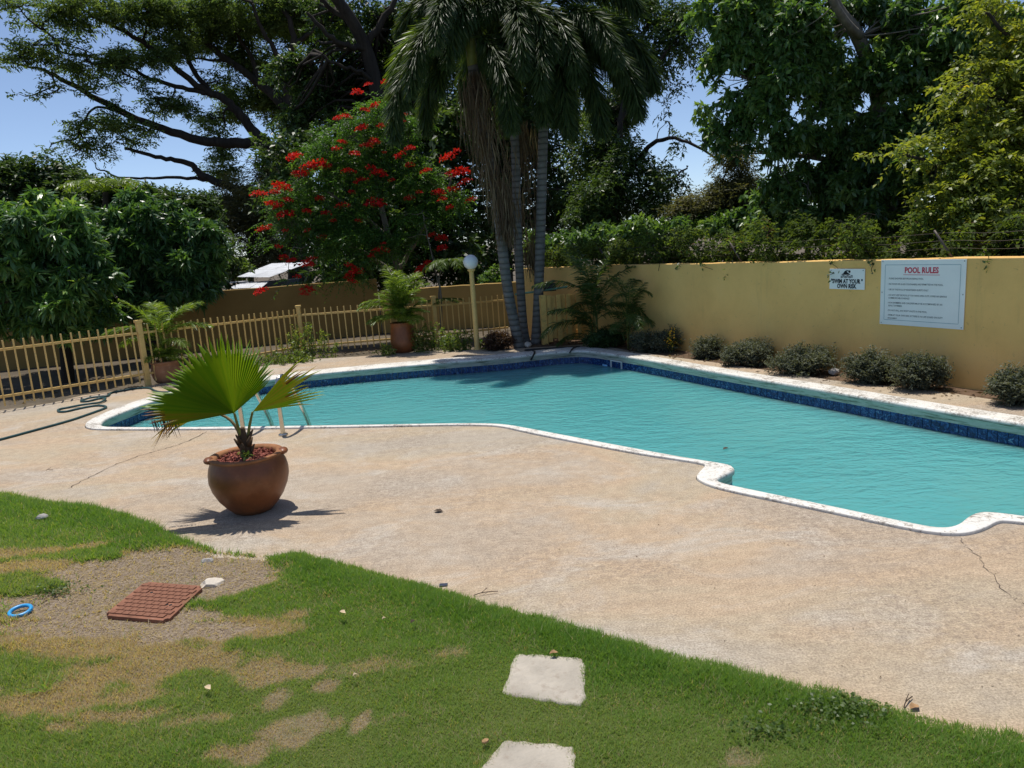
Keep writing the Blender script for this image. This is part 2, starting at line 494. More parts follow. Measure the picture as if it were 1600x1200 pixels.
# ------------------------------------------------------------------ foliage helpers (all real leaf faces)
def unit(a):
    return a / (np.linalg.norm(a, axis=-1, keepdims=True) + 1e-9)
def leaf_quads(p, d, L, Wd, curl=0.12, fold=0.15):
    n = len(p)
    L = np.broadcast_to(L, (n,))[:, None]
    Wd = np.broadcast_to(Wd, (n,))[:, None]
    r = rng.normal(size=(n, 3))
    s = unit(np.cross(d, np.array([0, 0, 1.0]) + 0.55 * r))
    nn = np.cross(s, d)
    mid = p + d * L * 0.45
    a = mid + s * Wd * 0.5 + nn * Wd * fold
    b = mid - s * Wd * 0.5 + nn * Wd * fold
    tip = p + d * L - np.array([0, 0, 1.0]) * L * curl
    return np.stack([p, a, tip, b], 1)
def long_leaf_quads(p, d, L, Wd, curl=0.25):
    """two quads per leaf: a bent blade"""
    n = len(p)
    L = np.broadcast_to(L, (n,))[:, None]
    Wd = np.broadcast_to(Wd, (n,))[:, None]
    r = rng.normal(size=(n, 3))
    s = unit(np.cross(d, np.array([0, 0, 1.0]) + 0.5 * r))
    z = np.array([0, 0, 1.0])
    m = p + d * L * 0.5 - z * L * curl * 0.25
    tip = p + d * L - z * L * curl
    q1 = np.stack([p - s * Wd * 0.15, p + s * Wd * 0.15, m + s * Wd * 0.5, m - s * Wd * 0.5], 1)
    q2 = np.stack([m - s * Wd * 0.5, m + s * Wd * 0.5, tip + s * Wd * 0.06, tip - s * Wd * 0.06], 1)
    return np.concatenate([q1, q2])
def quad_mesh(name, Q, tint, mat, parent=None, kind='stuff'):
    n = len(Q)
    me = bpy.data.meshes.new(name)
    me.vertices.add(n * 4)
    me.vertices.foreach_set('co', Q.reshape(-1).astype(np.float32))
    me.loops.add(n * 4)
    me.loops.foreach_set('vertex_index', np.arange(n * 4, dtype=np.int32))
    me.polygons.add(n)
    me.polygons.foreach_set('loop_start', np.arange(0, n * 4, 4, dtype=np.int32))
    at = me.attributes.new('tint', 'FLOAT', 'FACE')
    at.data.foreach_set('value', np.clip(tint, 0, 1).astype(np.float32))
    me.materials.append(MATS[mat])
    me.update()
    me.validate()
    o = link(bpy.data.objects.new(name, me), parent)
    if kind:
        o['kind'] = kind
    return o
def clump_points(clumps, n_sub, depth=0.85, fill=0.6, sub=(0.28, 0.5)):
    """clump = (x, y, z, half width, half height); returns sub-clump centres and radii"""
    area = np.array([c[3] * c[4] for c in clumps])
    cnt = np.maximum(3, (n_sub * area / area.sum()).astype(int))
    C, Rr = [], []
    for c, k in zip(clumps, cnt):
        u = unit(rng.normal(size=(k, 3))) * (rng.random((k, 1)) ** 0.4) * 0.85
        u[:, 1] *= depth
        C.append(np.array(c[:3]) + u * np.array([c[3], c[3], c[4]]))
        m = math.sqrt(c[3] * c[4])
        q = rng.uniform(sub[0], sub[1], k) * m
        Rr.append(np.stack([q * min(1.6, (c[3] / c[4]) ** 0.5), q, q * max(0.45, (c[4] / c[3]) ** 0.5)], 1))
    return np.concatenate(C), np.concatenate(Rr)
def crown(name, clumps, mat, parent, n_sub=120, n_spray=4000, k=9, spray=0.4, L=0.12, Wd=0.05, mode='pinnate', droop=0.15,
          up=0.2, depth=0.85, sub=(0.28, 0.5), lay=0.0, long=False, tmean=0.45):
    C, Rr = clump_points(clumps, n_sub, depth, sub=sub)
    w = Rr[:, 0] * Rr[:, 2]
    idx = rng.choice(len(C), n_spray, p=w / w.sum())
    u = unit(rng.normal(size=(n_spray, 3)))
    rad = rng.random((n_spray, 1)) ** 0.45
    o = C[idx] + u * rad * Rr[idx]
    d = unit(u + 0.6 * rng.normal(size=(n_spray, 3)) + np.array([0, 0, up]))
    if lay:
        d[:, 2] *= (1 - lay)
        d = unit(d)
    tb = tmean + 0.16 * rng.normal(size=len(C))
    ts = tb[idx] + 0.1 * rng.normal(size=n_spray)
    z = np.array([0, 0, 1.0])
    if mode == 'pinnate':
        t = (np.arange(k) + 0.6) / k
        pos = o[:, None, :] + d[:, None, :] * (spray * t)[None, :, None] - z * (droop * spray * t ** 2)[None, :, None]
        side = unit(np.cross(d, z + 0.4 * rng.normal(size=d.shape)))
        sg = np.where(np.arange(k) % 2 == 0, 1.0, -1.0)
        ld = d[:, None, :] * 0.55 + side[:, None, :] * sg[None, :, None] + 0.35 * rng.normal(size=(n_spray, k, 3)) - z * droop
    else:
        pos = np.repeat((o + d * spray * 0.3)[:, None, :], k, 1) + 0.05 * spray * rng.normal(size=(n_spray, k, 3))
        ld = d[:, None, :] * 0.35 + rng.normal(size=(n_spray, k, 3)) * 0.75 - z * droop
    pos = pos.reshape(-1, 3)
    ld = unit(ld.reshape(-1, 3))
    m = len(pos)
    LL = L * rng.uniform(0.65, 1.25, m)
    WW = Wd * rng.uniform(0.7, 1.2, m)
    tint = np.repeat(ts, k) + 0.13 * rng.normal(size=m)
    if long:
        Q = long_leaf_quads(pos, ld, LL, WW)
        tint = np.concatenate([tint, tint])
    else:
        Q = leaf_quads(pos, ld, LL, WW)
    quad_mesh(name, Q, tint, mat, parent)
    return C
def limb(tb, pts, r0, r1, sides=8, jit=0.0):
    p = smooth_path(pts, 2)
    if jit:
        p[1:-1] += rng.normal(size=(len(p) - 2, 3)) * jit
    t = np.linspace(0, 1, len(p))
    tb.add(p, r0 + (r1 - r0) * t ** 0.8, sides)
    return p
def twigs(tb, skel, C, r=0.02, frac=1.0, bend=0.15, sides=4):
    sk = np.concatenate(skel)
    for c in C:
        if rng.random() > frac:
            continue
        d2 = np.linalg.norm((sk - c) * np.array([1, 1, 1.25]), axis=1)
        a = sk[int(np.argmin(d2))]
        ln = np.linalg.norm(c - a)
        if ln < 0.05:
            continue
        m1 = a + (c - a) * 0.35 + rng.normal(size=3) * bend * ln * 0.5
        m2 = a + (c - a) * 0.7 + rng.normal(size=3) * bend * ln * 0.6
        p = smooth_path([a, m1, m2, c], 1)
        rr = r * (0.5 + min(1.5, ln * 0.5))
        tb.add(p, np.linspace(rr, rr * 0.25, len(p)), sides, cap=False)

# ------------------------------------------------------------------ layout curves (metres; camera stands at the origin)
def poly_fn(pts):
    xs = np.array([p[0] for p in pts])
    ys = np.array([p[1] for p in pts])
    o = np.argsort(xs)
    return lambda x: np.interp(x, xs[o], ys[o])
LAWN_EDGE = [(-20, 15), (-12, 11.3), (-8, 9.0), (-5.433, 7.461), (-4.791, 7.076), (-4.036, 6.744), (-3.09, 6.011), (-2.66, 5.635), (-2.332, 5.38), (-1.918, 5.241), (-1.717, 5.3),
             (-1.179, 4.911), (-0.6, 4.537), (-0.097, 4.156), (0.27, 3.923), (0.593, 3.667), (1.029, 3.388), (1.413, 3.153), (1.733, 2.912), (2.041, 2.743), (3.2, 2.1), (6, 0.6), (12, -2.6)]
lawn_edge = poly_fn(LAWN_EDGE)

# inner rim and outer edge of the pool coping, point for point
PAIRS = [((-6.087, 10.67), (-6.368, 10.715)), ((-5.972, 10.499), (-6.147, 10.402)), ((-5.772, 10.383), (-5.798, 10.248)), ((-4.264, 9.947), (-4.217, 9.82)), ((-2.131, 9.453), (-2.112, 9.343)), ((-0.931, 9.188), (-0.927, 9.104)),
         ((-0.395, 9.046), (-0.379, 8.945)), ((-0.113, 8.913), (-0.139, 8.795)), ((0.193, 8.596), (0.125, 8.456)), ((0.593, 8.152), (0.541, 7.997)), ((1.282, 7.408), (1.221, 7.264)), ((1.73, 6.945), (1.629, 6.917)),
         ((1.927, 6.756), (1.761, 6.779)), ((2.008, 6.663), (1.773, 6.735)), ((2.013, 6.561), (1.746, 6.68)), ((1.956, 6.475), (1.672, 6.557)), ((1.792, 6.331), (1.601, 6.42)), ((1.759, 6.256), (1.601, 6.31)),
         ((1.789, 6.186), (1.651, 6.157)), ((1.882, 6.069), (1.782, 5.976)), ((2.405, 5.513), (2.313, 5.427)), ((2.835, 5.035), (2.749, 4.942)), ((2.965, 4.924), (2.926, 4.816)), ((3.098, 4.948), (3.075, 4.79)),
         ((3.273, 5.105), (3.254, 4.862)), ((3.381, 5.163), (3.405, 4.967)), ((3.474, 5.145), (3.478, 4.953)), ((3.634, 5.035), (3.577, 4.885)),
         ((4.6, 4.25), (4.42, 4.03)), ((5.2, 3.3), (4.98, 3.15)), ((5.7, 2.3), (5.5, 2.1)), ((6.6, 2.2), (6.6, 1.93)), ((7.4, 2.9), (7.66, 2.8)), ((7.05, 4.05), (7.3, 4.15)),
         ((5.237, 7.339), (5.443, 7.632)), ((4.719, 8.305), (4.903, 8.632)), ((4.34, 9.126), (4.512, 9.489)), ((3.392, 10.965), (3.519, 11.375)), ((2.502, 12.823), (2.622, 13.305)),
         ((1.893, 13.937), (2.037, 14.423)), ((1.62, 14.419), (1.747, 14.938)), ((1.327, 14.655), (1.406, 15.207)), ((0.812, 14.638), (0.817, 15.168)), ((0.038, 14.397), (0.043, 14.946)), ((-1.22, 14.313), (-1.265, 14.901)), ((-2.463, 14.229), (-2.551, 14.768)),
         ((-4.257, 13.946), (-4.424, 14.473)), ((-5.654, 12.881), (-5.891, 13.386)), ((-6.069, 12.308), (-6.357, 12.82)), ((-6.17, 11.439), (-6.5, 11.934)), ((-6.207, 11.013), (-6.486, 11.138))]
INNER = smooth_path([p[0] for p in PAIRS], 2, True)
OUTER = smooth_path([p[1] for p in PAIRS], 2, True)
BACK_EDGE = [(-20, 5.0), (-8.827, 12.528), (-8.17, 12.886), (-7.951, 13.487), (-7.044, 13.998), (-6.115, 14.934), (-4.653, 16.319), (-3.341, 16.183), (-1.507, 16.278), (-0.223, 15.737), (0.738, 15.649), (1.763, 15.625), (2.481, 13.943),
             (3.548, 12.156), (4.526, 10.232), (5.447, 9.027), (5.827, 8.183), (8.2, 4.0), (10.5, -1.0)]

# ------------------------------------------------------------------ the setting
gr = from_data('ground', [(-900, -60, -0.06), (900, -60, -0.06), (900, 1800, -0.06), (-900, 1800, -0.06)], [(0, 1, 2, 3)], 'ground_dirt')
# the sheet is opened where the pool is dug
bpy.data.objects.remove(gr)
bm = bmesh.new()
outer_v = [bm.verts.new(p) for p in ((-900, -60, -0.06), (900, -60, -0.06), (900, 1800, -0.06), (-900, 1800, -0.06))]
oe = [bm.edges.new((outer_v[i], outer_v[(i + 1) % 4])) for i in range(4)]
hv = [bm.verts.new((p[0], p[1], -0.06)) for p in (INNER + OUTER) / 2]
he = [bm.edges.new((hv[i], hv[(i + 1) % len(hv)])) for i in range(len(hv))]
bmesh.ops.triangle_fill(bm, use_beauty=True, edges=oe + he)
ground = from_bm('ground', bm, 'ground_dirt')
tag(ground, kind='structure')

bm = bmesh.new()
xs = np.linspace(-12, 12, 160)
edge_pts = [(x, float(lawn_edge(x)) - 0.06 + 0.02 * math.sin(x * 9)) for x in xs]
be = [p for p in BACK_EDGE if p[0] > -12]
loop = edge_pts + [(12, 3.5)] + be[::-1] + [(-12, 12.2)]
ov = [bm.verts.new((p[0], p[1], 0)) for p in loop]
oe = [bm.edges.new((ov[i], ov[(i + 1) % len(ov)])) for i in range(len(ov))]
hv = [bm.verts.new((p[0], p[1], 0)) for p in OUTER]
he = [bm.edges.new((hv[i], hv[(i + 1) % len(hv)])) for i in range(len(hv))]
bmesh.ops.triangle_fill(bm, use_beauty=True, edges=oe + he)
ext = bmesh.ops.extrude_edge_only(bm, edges=[e for e in bm.edges if e.is_boundary])
bmesh.ops.translate(bm, vec=(0, 0, -0.12), verts=[v for v in ext['geom'] if isinstance(v, bmesh.types.BMVert)])
deck = from_bm('pool_deck', bm, 'deck_concrete')
tag(deck, 'tan weathered concrete deck around the pool', kind='structure')
def crack(pts, w0=0.007):
    p = smooth_path(pts, 1)
    pp = []
    for i in range(len(p) - 1):
        for t in np.linspace(0, 1, 5)[:-1]:
            pp.append(p[i] * (1 - t) + p[i + 1] * t + rng.normal(size=2) * 0.012)
    pp = np.array(pp)
    t = unit(np.gradient(pp, axis=0))
    nrm = np.stack([-t[:, 1], t[:, 0]], 1)
    w = (w0 * rng.uniform(0.4, 1.3, len(pp)))[:, None]
    v = [(a[0], a[1], 0.004) for a in pp + nrm * w] + [(a[0], a[1], 0.004) for a in pp - nrm * w]
    m = len(pp)
    from_data('crack', v, [(i, i + 1, m + i + 1, m + i) for i in range(m - 1)], 'crack', deck)
crack([(-4.159, 9.716), (-4.222, 9.115), (-4.451, 8.819), (-4.609, 8.581), (-4.718, 8.002), (-4.722, 7.453)], 0.0055)
crack([(3.002, 4.78), (2.952, 4.571), (2.894, 4.286), (2.8, 3.996), (2.804, 3.839)], 0.002)

# lawn: gently uneven soil sheet that dips under the deck
def vnoise(x, y, seed=0):
    r = np.random.default_rng(seed)
    out = np.zeros_like(x)
    for k in range(14):
        fx, fy = r.normal(size=2) * (1.2 + 0.6 * k)
        out += np.sin(fx * x + fy * y + r.uniform(0, 6.28)) / (1 + 0.35 * k)
    return out / 4.0
# bare or strawy places: (x, y, rx, ry, strength)
BARE = [((-2.84, 5.102), 0.62, 0.42, 1.3), ((-2.242, 4.956), 0.42, 0.3, 1.15), ((-3.161, 4.8), 0.5, 0.3, 1.0), ((-2.63, 4.375), 0.7, 0.18, 1.0), ((-2.075, 4.22), 0.4, 0.14, 0.9), ((-3.201, 4.373), 0.5, 0.1, 0.7), ((-2.021, 5.189), 0.22, 0.14, 0.9)]
DRY = [((-2.272, 4.133), 0.75, 0.2, 1.2), ((-1.702, 4.169), 0.34, 0.14, 1.2), ((-1.63, 4.316), 0.2, 0.08, 1.1), ((-2.081, 3.801), 0.42, 0.17, 1.25), ((-2.366, 3.538), 0.4, 0.09, 1.2), ((-2.249, 3.638), 0.3, 0.1, 1.1), ((-2.477, 3.442), 0.2, 0.06, 1.1), ((-2.984, 4.154), 0.5, 0.12, 1.0),
       ((-1.508, 3.699), 0.24, 0.1, 1.1), ((-1.326, 3.445), 0.12, 0.12, 1.1), ((-1.151, 3.171), 0.13, 0.11, 1.1), ((-0.879, 3.19), 0.06, 0.07, 1.2), ((-1.348, 3.033), 0.1, 0.06, 1.1), ((-2.266, 3.302), 0.12, 0.03, 0.9), ((-1.19, 3.691), 0.08, 0.05, 0.9), ((-1.082, 3.528), 0.07, 0.05, 1.0),
       ((-4.121, 5.657), 0.4, 0.12, 1.0), ((-3.569, 5.69), 0.2, 0.07, 1.1), ((-3.726, 5.354), 0.35, 0.1, 0.9), ((-2.062, 3.37), 0.2, 0.04, 0.8), ((0.915, 2.759), 0.12, 0.05, 0.9), ((-0.723, 3.172), 0.1, 0.03, 0.5), ((-0.73, 3.665), 0.3, 0.1, 0.35), ((-1.606, 3.319), 0.14, 0.05, 0.6), ((-1.784, 3.289), 0.1, 0.04, 0.6)]
GREEN = [((-1.809, 3.663), 0.15, 0.1, 1.6), ((-3.523, 4.951), 0.26, 0.12, 1.2), ((-3.344, 5.466), 0.14, 0.06, 1.2), ((-2, 4.04), 0.1, 0.05, 1.0), ((-2.181, 3.572), 0.1, 0.06, 0.9), ((-1.63, 4.012), 0.16, 0.07, 0.9), ((-2.914, 3.808), 0.2, 0.1, 0.8)]
def blobs(x, y, L, wx, wy):
    m = np.zeros_like(x)
    for (c, rx, ry, s) in L:
        d = ((wx - c[0]) / rx) ** 2 + ((wy - c[1]) / ry) ** 2
        m = np.maximum(m, s * np.clip(1.45 - 0.85 * d, 0, 1))
    return m
def masks(x, y):
    wx = x + 0.12 * vnoise(x * 2.6, y * 2.6, 3) + 0.035 * vnoise(x * 9, y * 9, 13)
    wy = y + 0.09 * vnoise(x * 2.6, y * 2.6, 4) + 0.03 * vnoise(x * 9, y * 9, 14)
    gm = blobs(x, y, GREEN, wx, wy)
    nz = 0.32 * vnoise(x * 4.5, y * 4.5, 5) + 0.26 * vnoise(x * 11, y * 11, 6) + 0.16 * vnoise(x * 25, y * 25, 7)
    b = blobs(x, y, BARE, wx, wy) - gm
    b = np.clip(b + nz * np.clip(b * 2.5, 0, 1), 0, 1)
    d = np.maximum(blobs(x, y, DRY, wx, wy), b) - gm
    d = np.clip(d + 1.7 * nz * np.clip(d * 2.5 + 0.25, 0, 1), 0, 1)
    return b, d
def bare_mask(x, y):
    return masks(x, y)[0]
def lawn_z(x, y):
    e = lawn_edge(x) - y
    z = 0.012 + 0.016 * vnoise(x * 1.3, y * 1.3, 8) + 0.012 * vnoise(x * 3.5, y * 3.5, 9)
    z = z + 0.012 * np.clip(1 - np.abs(e - 0.22) / 0.22, 0, 1) - 0.012 * bare_mask(x, y)
    return np.where(e < 0.015, -0.05, np.minimum(z, 0.06) * np.clip((e - 0.0) / 0.08, 0, 1))
gx, gy = np.meshgrid(np.arange(-9, 4.6, 0.045), np.arange(1.6, 9.8, 0.045), indexing='ij')
gz = lawn_z(gx, gy)
ni, nj = gx.shape
keep = (lawn_edge(gx) - gy) > -0.12
idx = np.arange(ni * nj).reshape(ni, nj)
kk = keep[:-1, :-1] & keep[1:, :-1] & keep[1:, 1:] & keep[:-1, 1:]
fq = np.stack([idx[:-1, :-1], idx[1:, :-1], idx[1:, 1:], idx[:-1, 1:]], -1)[kk]
me = bpy.data.meshes.new('lawn')
me.from_pydata(np.stack([gx, gy, gz], -1).reshape(-1, 3).tolist(), [], fq.tolist())
at = me.attributes.new('bare', 'FLOAT', 'POINT')
at.data.foreach_set('value', np.clip(masks(gx, gy)[0] * 1.2 + masks(gx, gy)[1] * 0.8, 0, 1).reshape(-1).astype(np.float32))
me.materials.append(MATS['lawn_soil'])
me.polygons.foreach_set('use_smooth', [True] * len(me.polygons))
lawn = tag(link(bpy.data.objects.new('lawn', me)), kind='structure')

# stepping stones (corner lists), the grass keeps clear of them
STONES = [[(-0.09, 3.672), (0.294, 3.573), (0.238, 3.163), (-0.159, 3.294)], [(-0.153, 2.957), (0.16, 2.89), (0.151, 2.629), (-0.282, 2.736)], [(-2.817, 3.231), (-2.48, 3.071), (-2.446, 2.877), (-2.82, 3.033)]]
COVER = [(-2.742, 4.456), (-2.268, 4.317), (-2.223, 4.793), (-2.7, 4.935)]
def in_quad(x, y, q, grow=0.0):
    c = np.mean(q, 0)
    ins = np.ones_like(x, bool)
    for i in range(4):
        a, b = np.array(q[i]), np.array(q[(i + 1) % 4])
        e = b - a
        nrm = np.array([-e[1], e[0]]) / np.linalg.norm(e)
        if (c - a) @ nrm < 0:
            nrm = -nrm
        ins &= ((x - a[0]) * nrm[0] + (y - a[1]) * nrm[1]) > -grow
    return ins

# ------------------------------------------------------------------ swimming pool
pool = thing('swimming_pool', 'freeform swimming pool with white coping and blue tile band', 'pool')
def sweep(rows, name, mat, parent):
    m = len(rows[0])
    v, f = [], []
    for row in rows:
        v += [tuple(p) for p in row]
    for r in range(len(rows) - 1):
        for i in range(m):
            j = (i + 1) % m
            f.append((r * m + i, r * m + j, (r + 1) * m + j, (r + 1) * m + i))
    return from_data(name, v, f, mat, parent, True)
def ring(t, z):           # t = 0 inner rim, 1 outer edge
    p = INNER * (1 - t) + OUTER * t
    return np.concatenate([p, np.full((len(p), 1), z)], 1)
dirn = unit(OUTER - INNER)
def ring_abs(off, z):     # metres outward from the inner rim
    p = INNER + dirn * off
    return np.concatenate([p, np.full((len(p), 1), z)], 1)
sweep([ring(0.965, -0.05), ring(0.963, 0.012), ring(0.955, 0.02), ring(0.93, 0.0225), ring(0.6, 0.024), ring(0.25, 0.025), ring_abs(0.03, 0.0245), ring_abs(0.016, 0.021), ring_abs(0.005, 0.011), ring_abs(0.0, -0.008), ring_abs(0.002, -0.03),
       ring_abs(0.014, -0.044), ring_abs(0.02, -0.05), ring_abs(0.022, -0.1), ring_abs(0.026, -0.11)], 'coping', 'coping_paint', pool)
sweep([ring_abs(0.05, -0.09), ring_abs(0.05, -1.4)], 'shell', 'white_plastic', pool)
WATER_Z = -0.235
# band of glazed tiles: one by one
per = np.concatenate([INNER + dirn * 0.04, (INNER + dirn * 0.04)[:1]])
seg = np.linalg.norm(np.diff(per, axis=0), axis=1)
cum = np.concatenate([[0], np.cumsum(seg)])
TW = 0.104
nt = int(cum[-1] / TW)
bm = box_bm(0, 0, 0, TW - 0.006, 0.02, 0.15, 0.003)
tmp = from_bm('tile', bm, 'pool_tile')
tile_me = tmp.data
bpy.data.objects.remove(tmp)
for i in range(nt):
    s0 = (i + 0.5) * cum[-1] / nt
    x = np.interp(s0, cum, per[:, 0])
    y = np.interp(s0, cum, per[:, 1])
    x2, y2 = np.interp(s0 + 0.03, cum, per[:, 0]), np.interp(s0 + 0.03, cum, per[:, 1])
    ang = math.atan2(y2 - y, x2 - x)
    dx_, dy_ = np.interp(s0, cum, np.append(dirn[:, 0], dirn[0, 0])), np.interp(s0, cum, np.append(dirn[:, 1], dirn[0, 1]))
    vis = dx_ * x + dy_ * y > -0.4 * math.hypot(x, y) and not (x > 6.5 and y < 3)
    if vis:
        share('tile', tile_me, pool, (x, y, -0.185), (0, 0, ang), (cum[-1] / nt / TW, 1, 1))
wp = INNER + dirn * 0.045
m_ = len(wp)
from_data('pool_water', [(p[0], p[1], WATER_Z) for p in wp] + [(p[0], p[1], -1.35) for p in wp],
          [tuple(range(m_)), tuple(range(m_, 2 * m_))[::-1]] + [((i + 1) % m_, i, m_ + i, m_ + (i + 1) % m_) for i in range(m_)], 'pool_water')
wob = bpy.data.objects['pool_water']
tag(wob, 'cloudy turquoise pool water', kind='structure')

# ladder rails
ld = thing('pool_ladder', 'stainless steel pool ladder handrails behind the potted fan palm', 'ladder', (-2.97, 9.22, 0), 0)
e = Vector((0.27, 0.963))
for k in range(2):
    off = Vector((-0.56, 0.16)) * k
    prof = [(0, 0.0), (0, 0.25), (-0.01, 0.5), (0.0, 0.66), (0.06, 0.74), (0.16, 0.75), (0.26, 0.68), (0.4, 0.45), (0.56, 0.15), (0.63, 0.0), (0.65, -0.12), (0.65, -0.5)]
    pts = [(off.x + e.x * s, off.y + e.y * s, z) for s, z in prof]
    tb = Tubes()
    tb.add(smooth_path(pts, 2), 0.029, 12)
    h = tb.build('handrail', 'steel', ld)
    tb = Tubes()
    tb.add([(off.x, off.y, 0.0), (off.x, off.y, 0.016), (off.x, off.y, 0.026)], [0.06, 0.06, 0.042], 20)
    tb.build('flange', 'steel', h)

# skimmer mouth and float
ki = int(np.argmin(np.linalg.norm(INNER - np.array((1.928, 13.837)), axis=1)))
kt = INNER[ki + 1] - INNER[ki - 1]
kp = INNER[ki] + dirn[ki] * 0.018
ka = math.atan2(kt[1], kt[0])
if -math.sin(ka) * dirn[ki][0] + math.cos(ka) * dirn[ki][1] < 0:
    ka += math.pi
sk = thing('skimmer', 'white framed skimmer opening in the far corner tile band', 'skimmer', (kp[0], kp[1], 0.0), ka)
for nm, b in (('frame', (0, 0, -0.105, 0.34, 0.03, 0.02)), ('frame', (0.16, 0, -0.19, 0.02, 0.03, 0.16)), ('frame', (-0.16, 0, -0.19, 0.02, 0.03, 0.16))):
    from_bm(nm, box_bm(*b, bevel=0.004), 'white_plastic', sk)
from_bm('opening', box_bm(0, 0.012, -0.18, 0.3, 0.012, 0.13), 'black_plastic', sk)
tb = Tubes()
a = np.linspace(0, 2 * math.pi, 25)
tb.add(np.stack([0.13 * np.cos(a), 0.13 * np.sin(a), 0 * a], 1), 0.022, 8)
fl = tb.build('pool_float', 'pale_blue_plastic')
fl.location = (1.927, 14.166) + (-0.23,)
tag(fl, 'small pale blue floating ring beside the skimmer', 'float')

# ------------------------------------------------------------------ walls
def wall_seg(name, label, p0, p1, h0, h1, th, mat, cap=True):
    d = Vector((p1[0] - p0[0], p1[1] - p0[1])).normalized()
    nn = Vector((-d.y, d.x))
    if nn.y < 0:
        nn = -nn
    n = 24
    v, f = [], []
    for i in range(n + 1):
        t = i / n
        x, y = p0[0] + (p1[0] - p0[0]) * t, p0[1] + (p1[1] - p0[1]) * t
        h = h0 + (h1 - h0) * t + 0.006 * math.sin(i * 1.9)
        for (o, z) in ((0, -0.15), (0, h - 0.012), (0.012, h), (th - 0.012, h), (th, h - 0.012), (th, -0.15)):
            v.append((x + nn.x * o, y + nn.y * o, z))
    for i in range(n):
        for k in range(5):
            f.append((i * 6 + k, (i + 1) * 6 + k, (i + 1) * 6 + k + 1, i * 6 + k + 1))
    f.append((0, 1, 2, 3, 4, 5))
    f.append(tuple(n * 6 + k for k in range(6))[::-1])
    o = from_data(name, v, f, mat)
    return tag(o, label, 'wall')
WA, WB = (1.93, 16.42), (8.4, 4.32)
wall_seg('boundary_wall', 'long ochre stucco wall carrying the pool signs', WA, WB, 1.62, 1.66, 0.2, 'wall_stucco')
wall_seg('boundary_wall', 'short ochre wall behind the board gate and palms', (0.42, 17.5), (1.90, 16.44), 1.62, 1.62, 0.2, 'wall_stucco')
wall_seg('boundary_wall', 'low ochre wall behind the fence beside the lamp post', (-3.6, 21.2), (1.6, 20.6), 1.16, 1.16, 0.2, 'wall_half_shade')
wall_seg('boundary_wall', 'ochre wall, shade painted into its colour, behind the fence under the red flowering tree', (-17.0, 17.4), (-3.62, 21.18), 1.52, 1.5, 0.2, 'wall_painted_shade')

# ------------------------------------------------------------------ fence
fence = thing('picket_fence', 'yellow metal picket fence along the far deck edge', 'fence')
FP = [((-13.0, 8.5), 1.28), ((-7.033, 14.158), 1.24), ((-4.777, 17.057), 1.13), ((-1.71, 17.466), 1.1), ((0.05, 18.2), 1.05)]
bm = box_bm(0, 0, 0.5, 0.026, 0.026, 1.0, 0.004)
tmp = from_bm('picket', bm, 'fence_paint')
pk_me = tmp.data
bpy.data.objects.remove(tmp)
def post(x, y, h, ang):
    bm = bmesh.new()
    box_bm(0, 0, h / 2 - 0.03, 0.095, 0.095, h - 0.02 + 0.06, bm=bm)
    bmesh.ops.bevel(bm, geom=bm.edges[:], offset=0.008, segments=1, affect='EDGES')
    o = from_bm('post', bm, 'fence_paint', fence)
    o.location = (x, y, 0)
    o.rotation_euler = (0, 0, ang)
    c = from_bm('cap', box_bm(0, 0, h + 0.005, 0.125, 0.125, 0.05, 0.012), 'fence_paint', o)
for i in range(len(FP) - 1):
    (a, ha), (b, hb) = FP[i], FP[i + 1]
    L = math.dist(a, b)
    ang = math.atan2(b[1] - a[1], b[0] - a[0])
    u = Vector((math.cos(ang), math.sin(ang)))
    if i > 0:
        post(a[0], a[1], ha, ang)
    for zf in (0.84, 0.2):
        za, zb = ha * zf - 0.02, hb * zf - 0.02
        bm = box_bm(0, 0, 0, L - 0.1, 0.04, 0.045, 0.006)
        r = from_bm('rail', bm, 'fence_paint', fence)
        r.location = ((a[0] + b[0]) / 2, (a[1] + b[1]) / 2, (za + zb) / 2)
        r.rotation_euler = (0, -math.atan2(zb - za, L), ang)
    n = max(2, round(L / 0.148))
    for k in range(1, n):
        t = k / n
        x, y = a[0] + (b[0] - a[0]) * t, a[1] + (b[1] - a[1]) * t
        if i == 0 and x < -9.6:
            continue
        h = (ha + (hb - ha) * t)
        z0 = h * 0.055
        share('picket', pk_me, fence, (x + u.y * 0.035, y - u.x * 0.035, z0), (random.uniform(-.006, .006), random.uniform(-.008, .008), ang), (1, 1, h * 0.95 - z0))

# lamp post
lp = thing('lamp_post', 'yellow lamp post with a white globe by the fence', 'lamp', (-0.699, 15.976) + (0,))
pf = [(0.085, -0.05), (0.085, 0.02), (0.06, 0.03), (0.058, 0.4), (0.054, 1.2), (0.05, 1.7)]
v, f = lathe(pf, 20)
from_data('pole', v, f, 'fence_paint', lp, True)
v, f = lathe([(0.052, 1.68), (0.08, 1.7), (0.085, 1.725), (0.07, 1.74), (0.05, 1.75)], 20)
from_data('collar', v, f, 'fence_paint', lp, True)
bm = bmesh.new()
bmesh.ops.create_uvsphere(bm, u_segments=28, v_segments=18, radius=0.158)
gl = from_bm('globe', bm, 'globe', lp, True)
gl.location = (0, 0, 1.885)

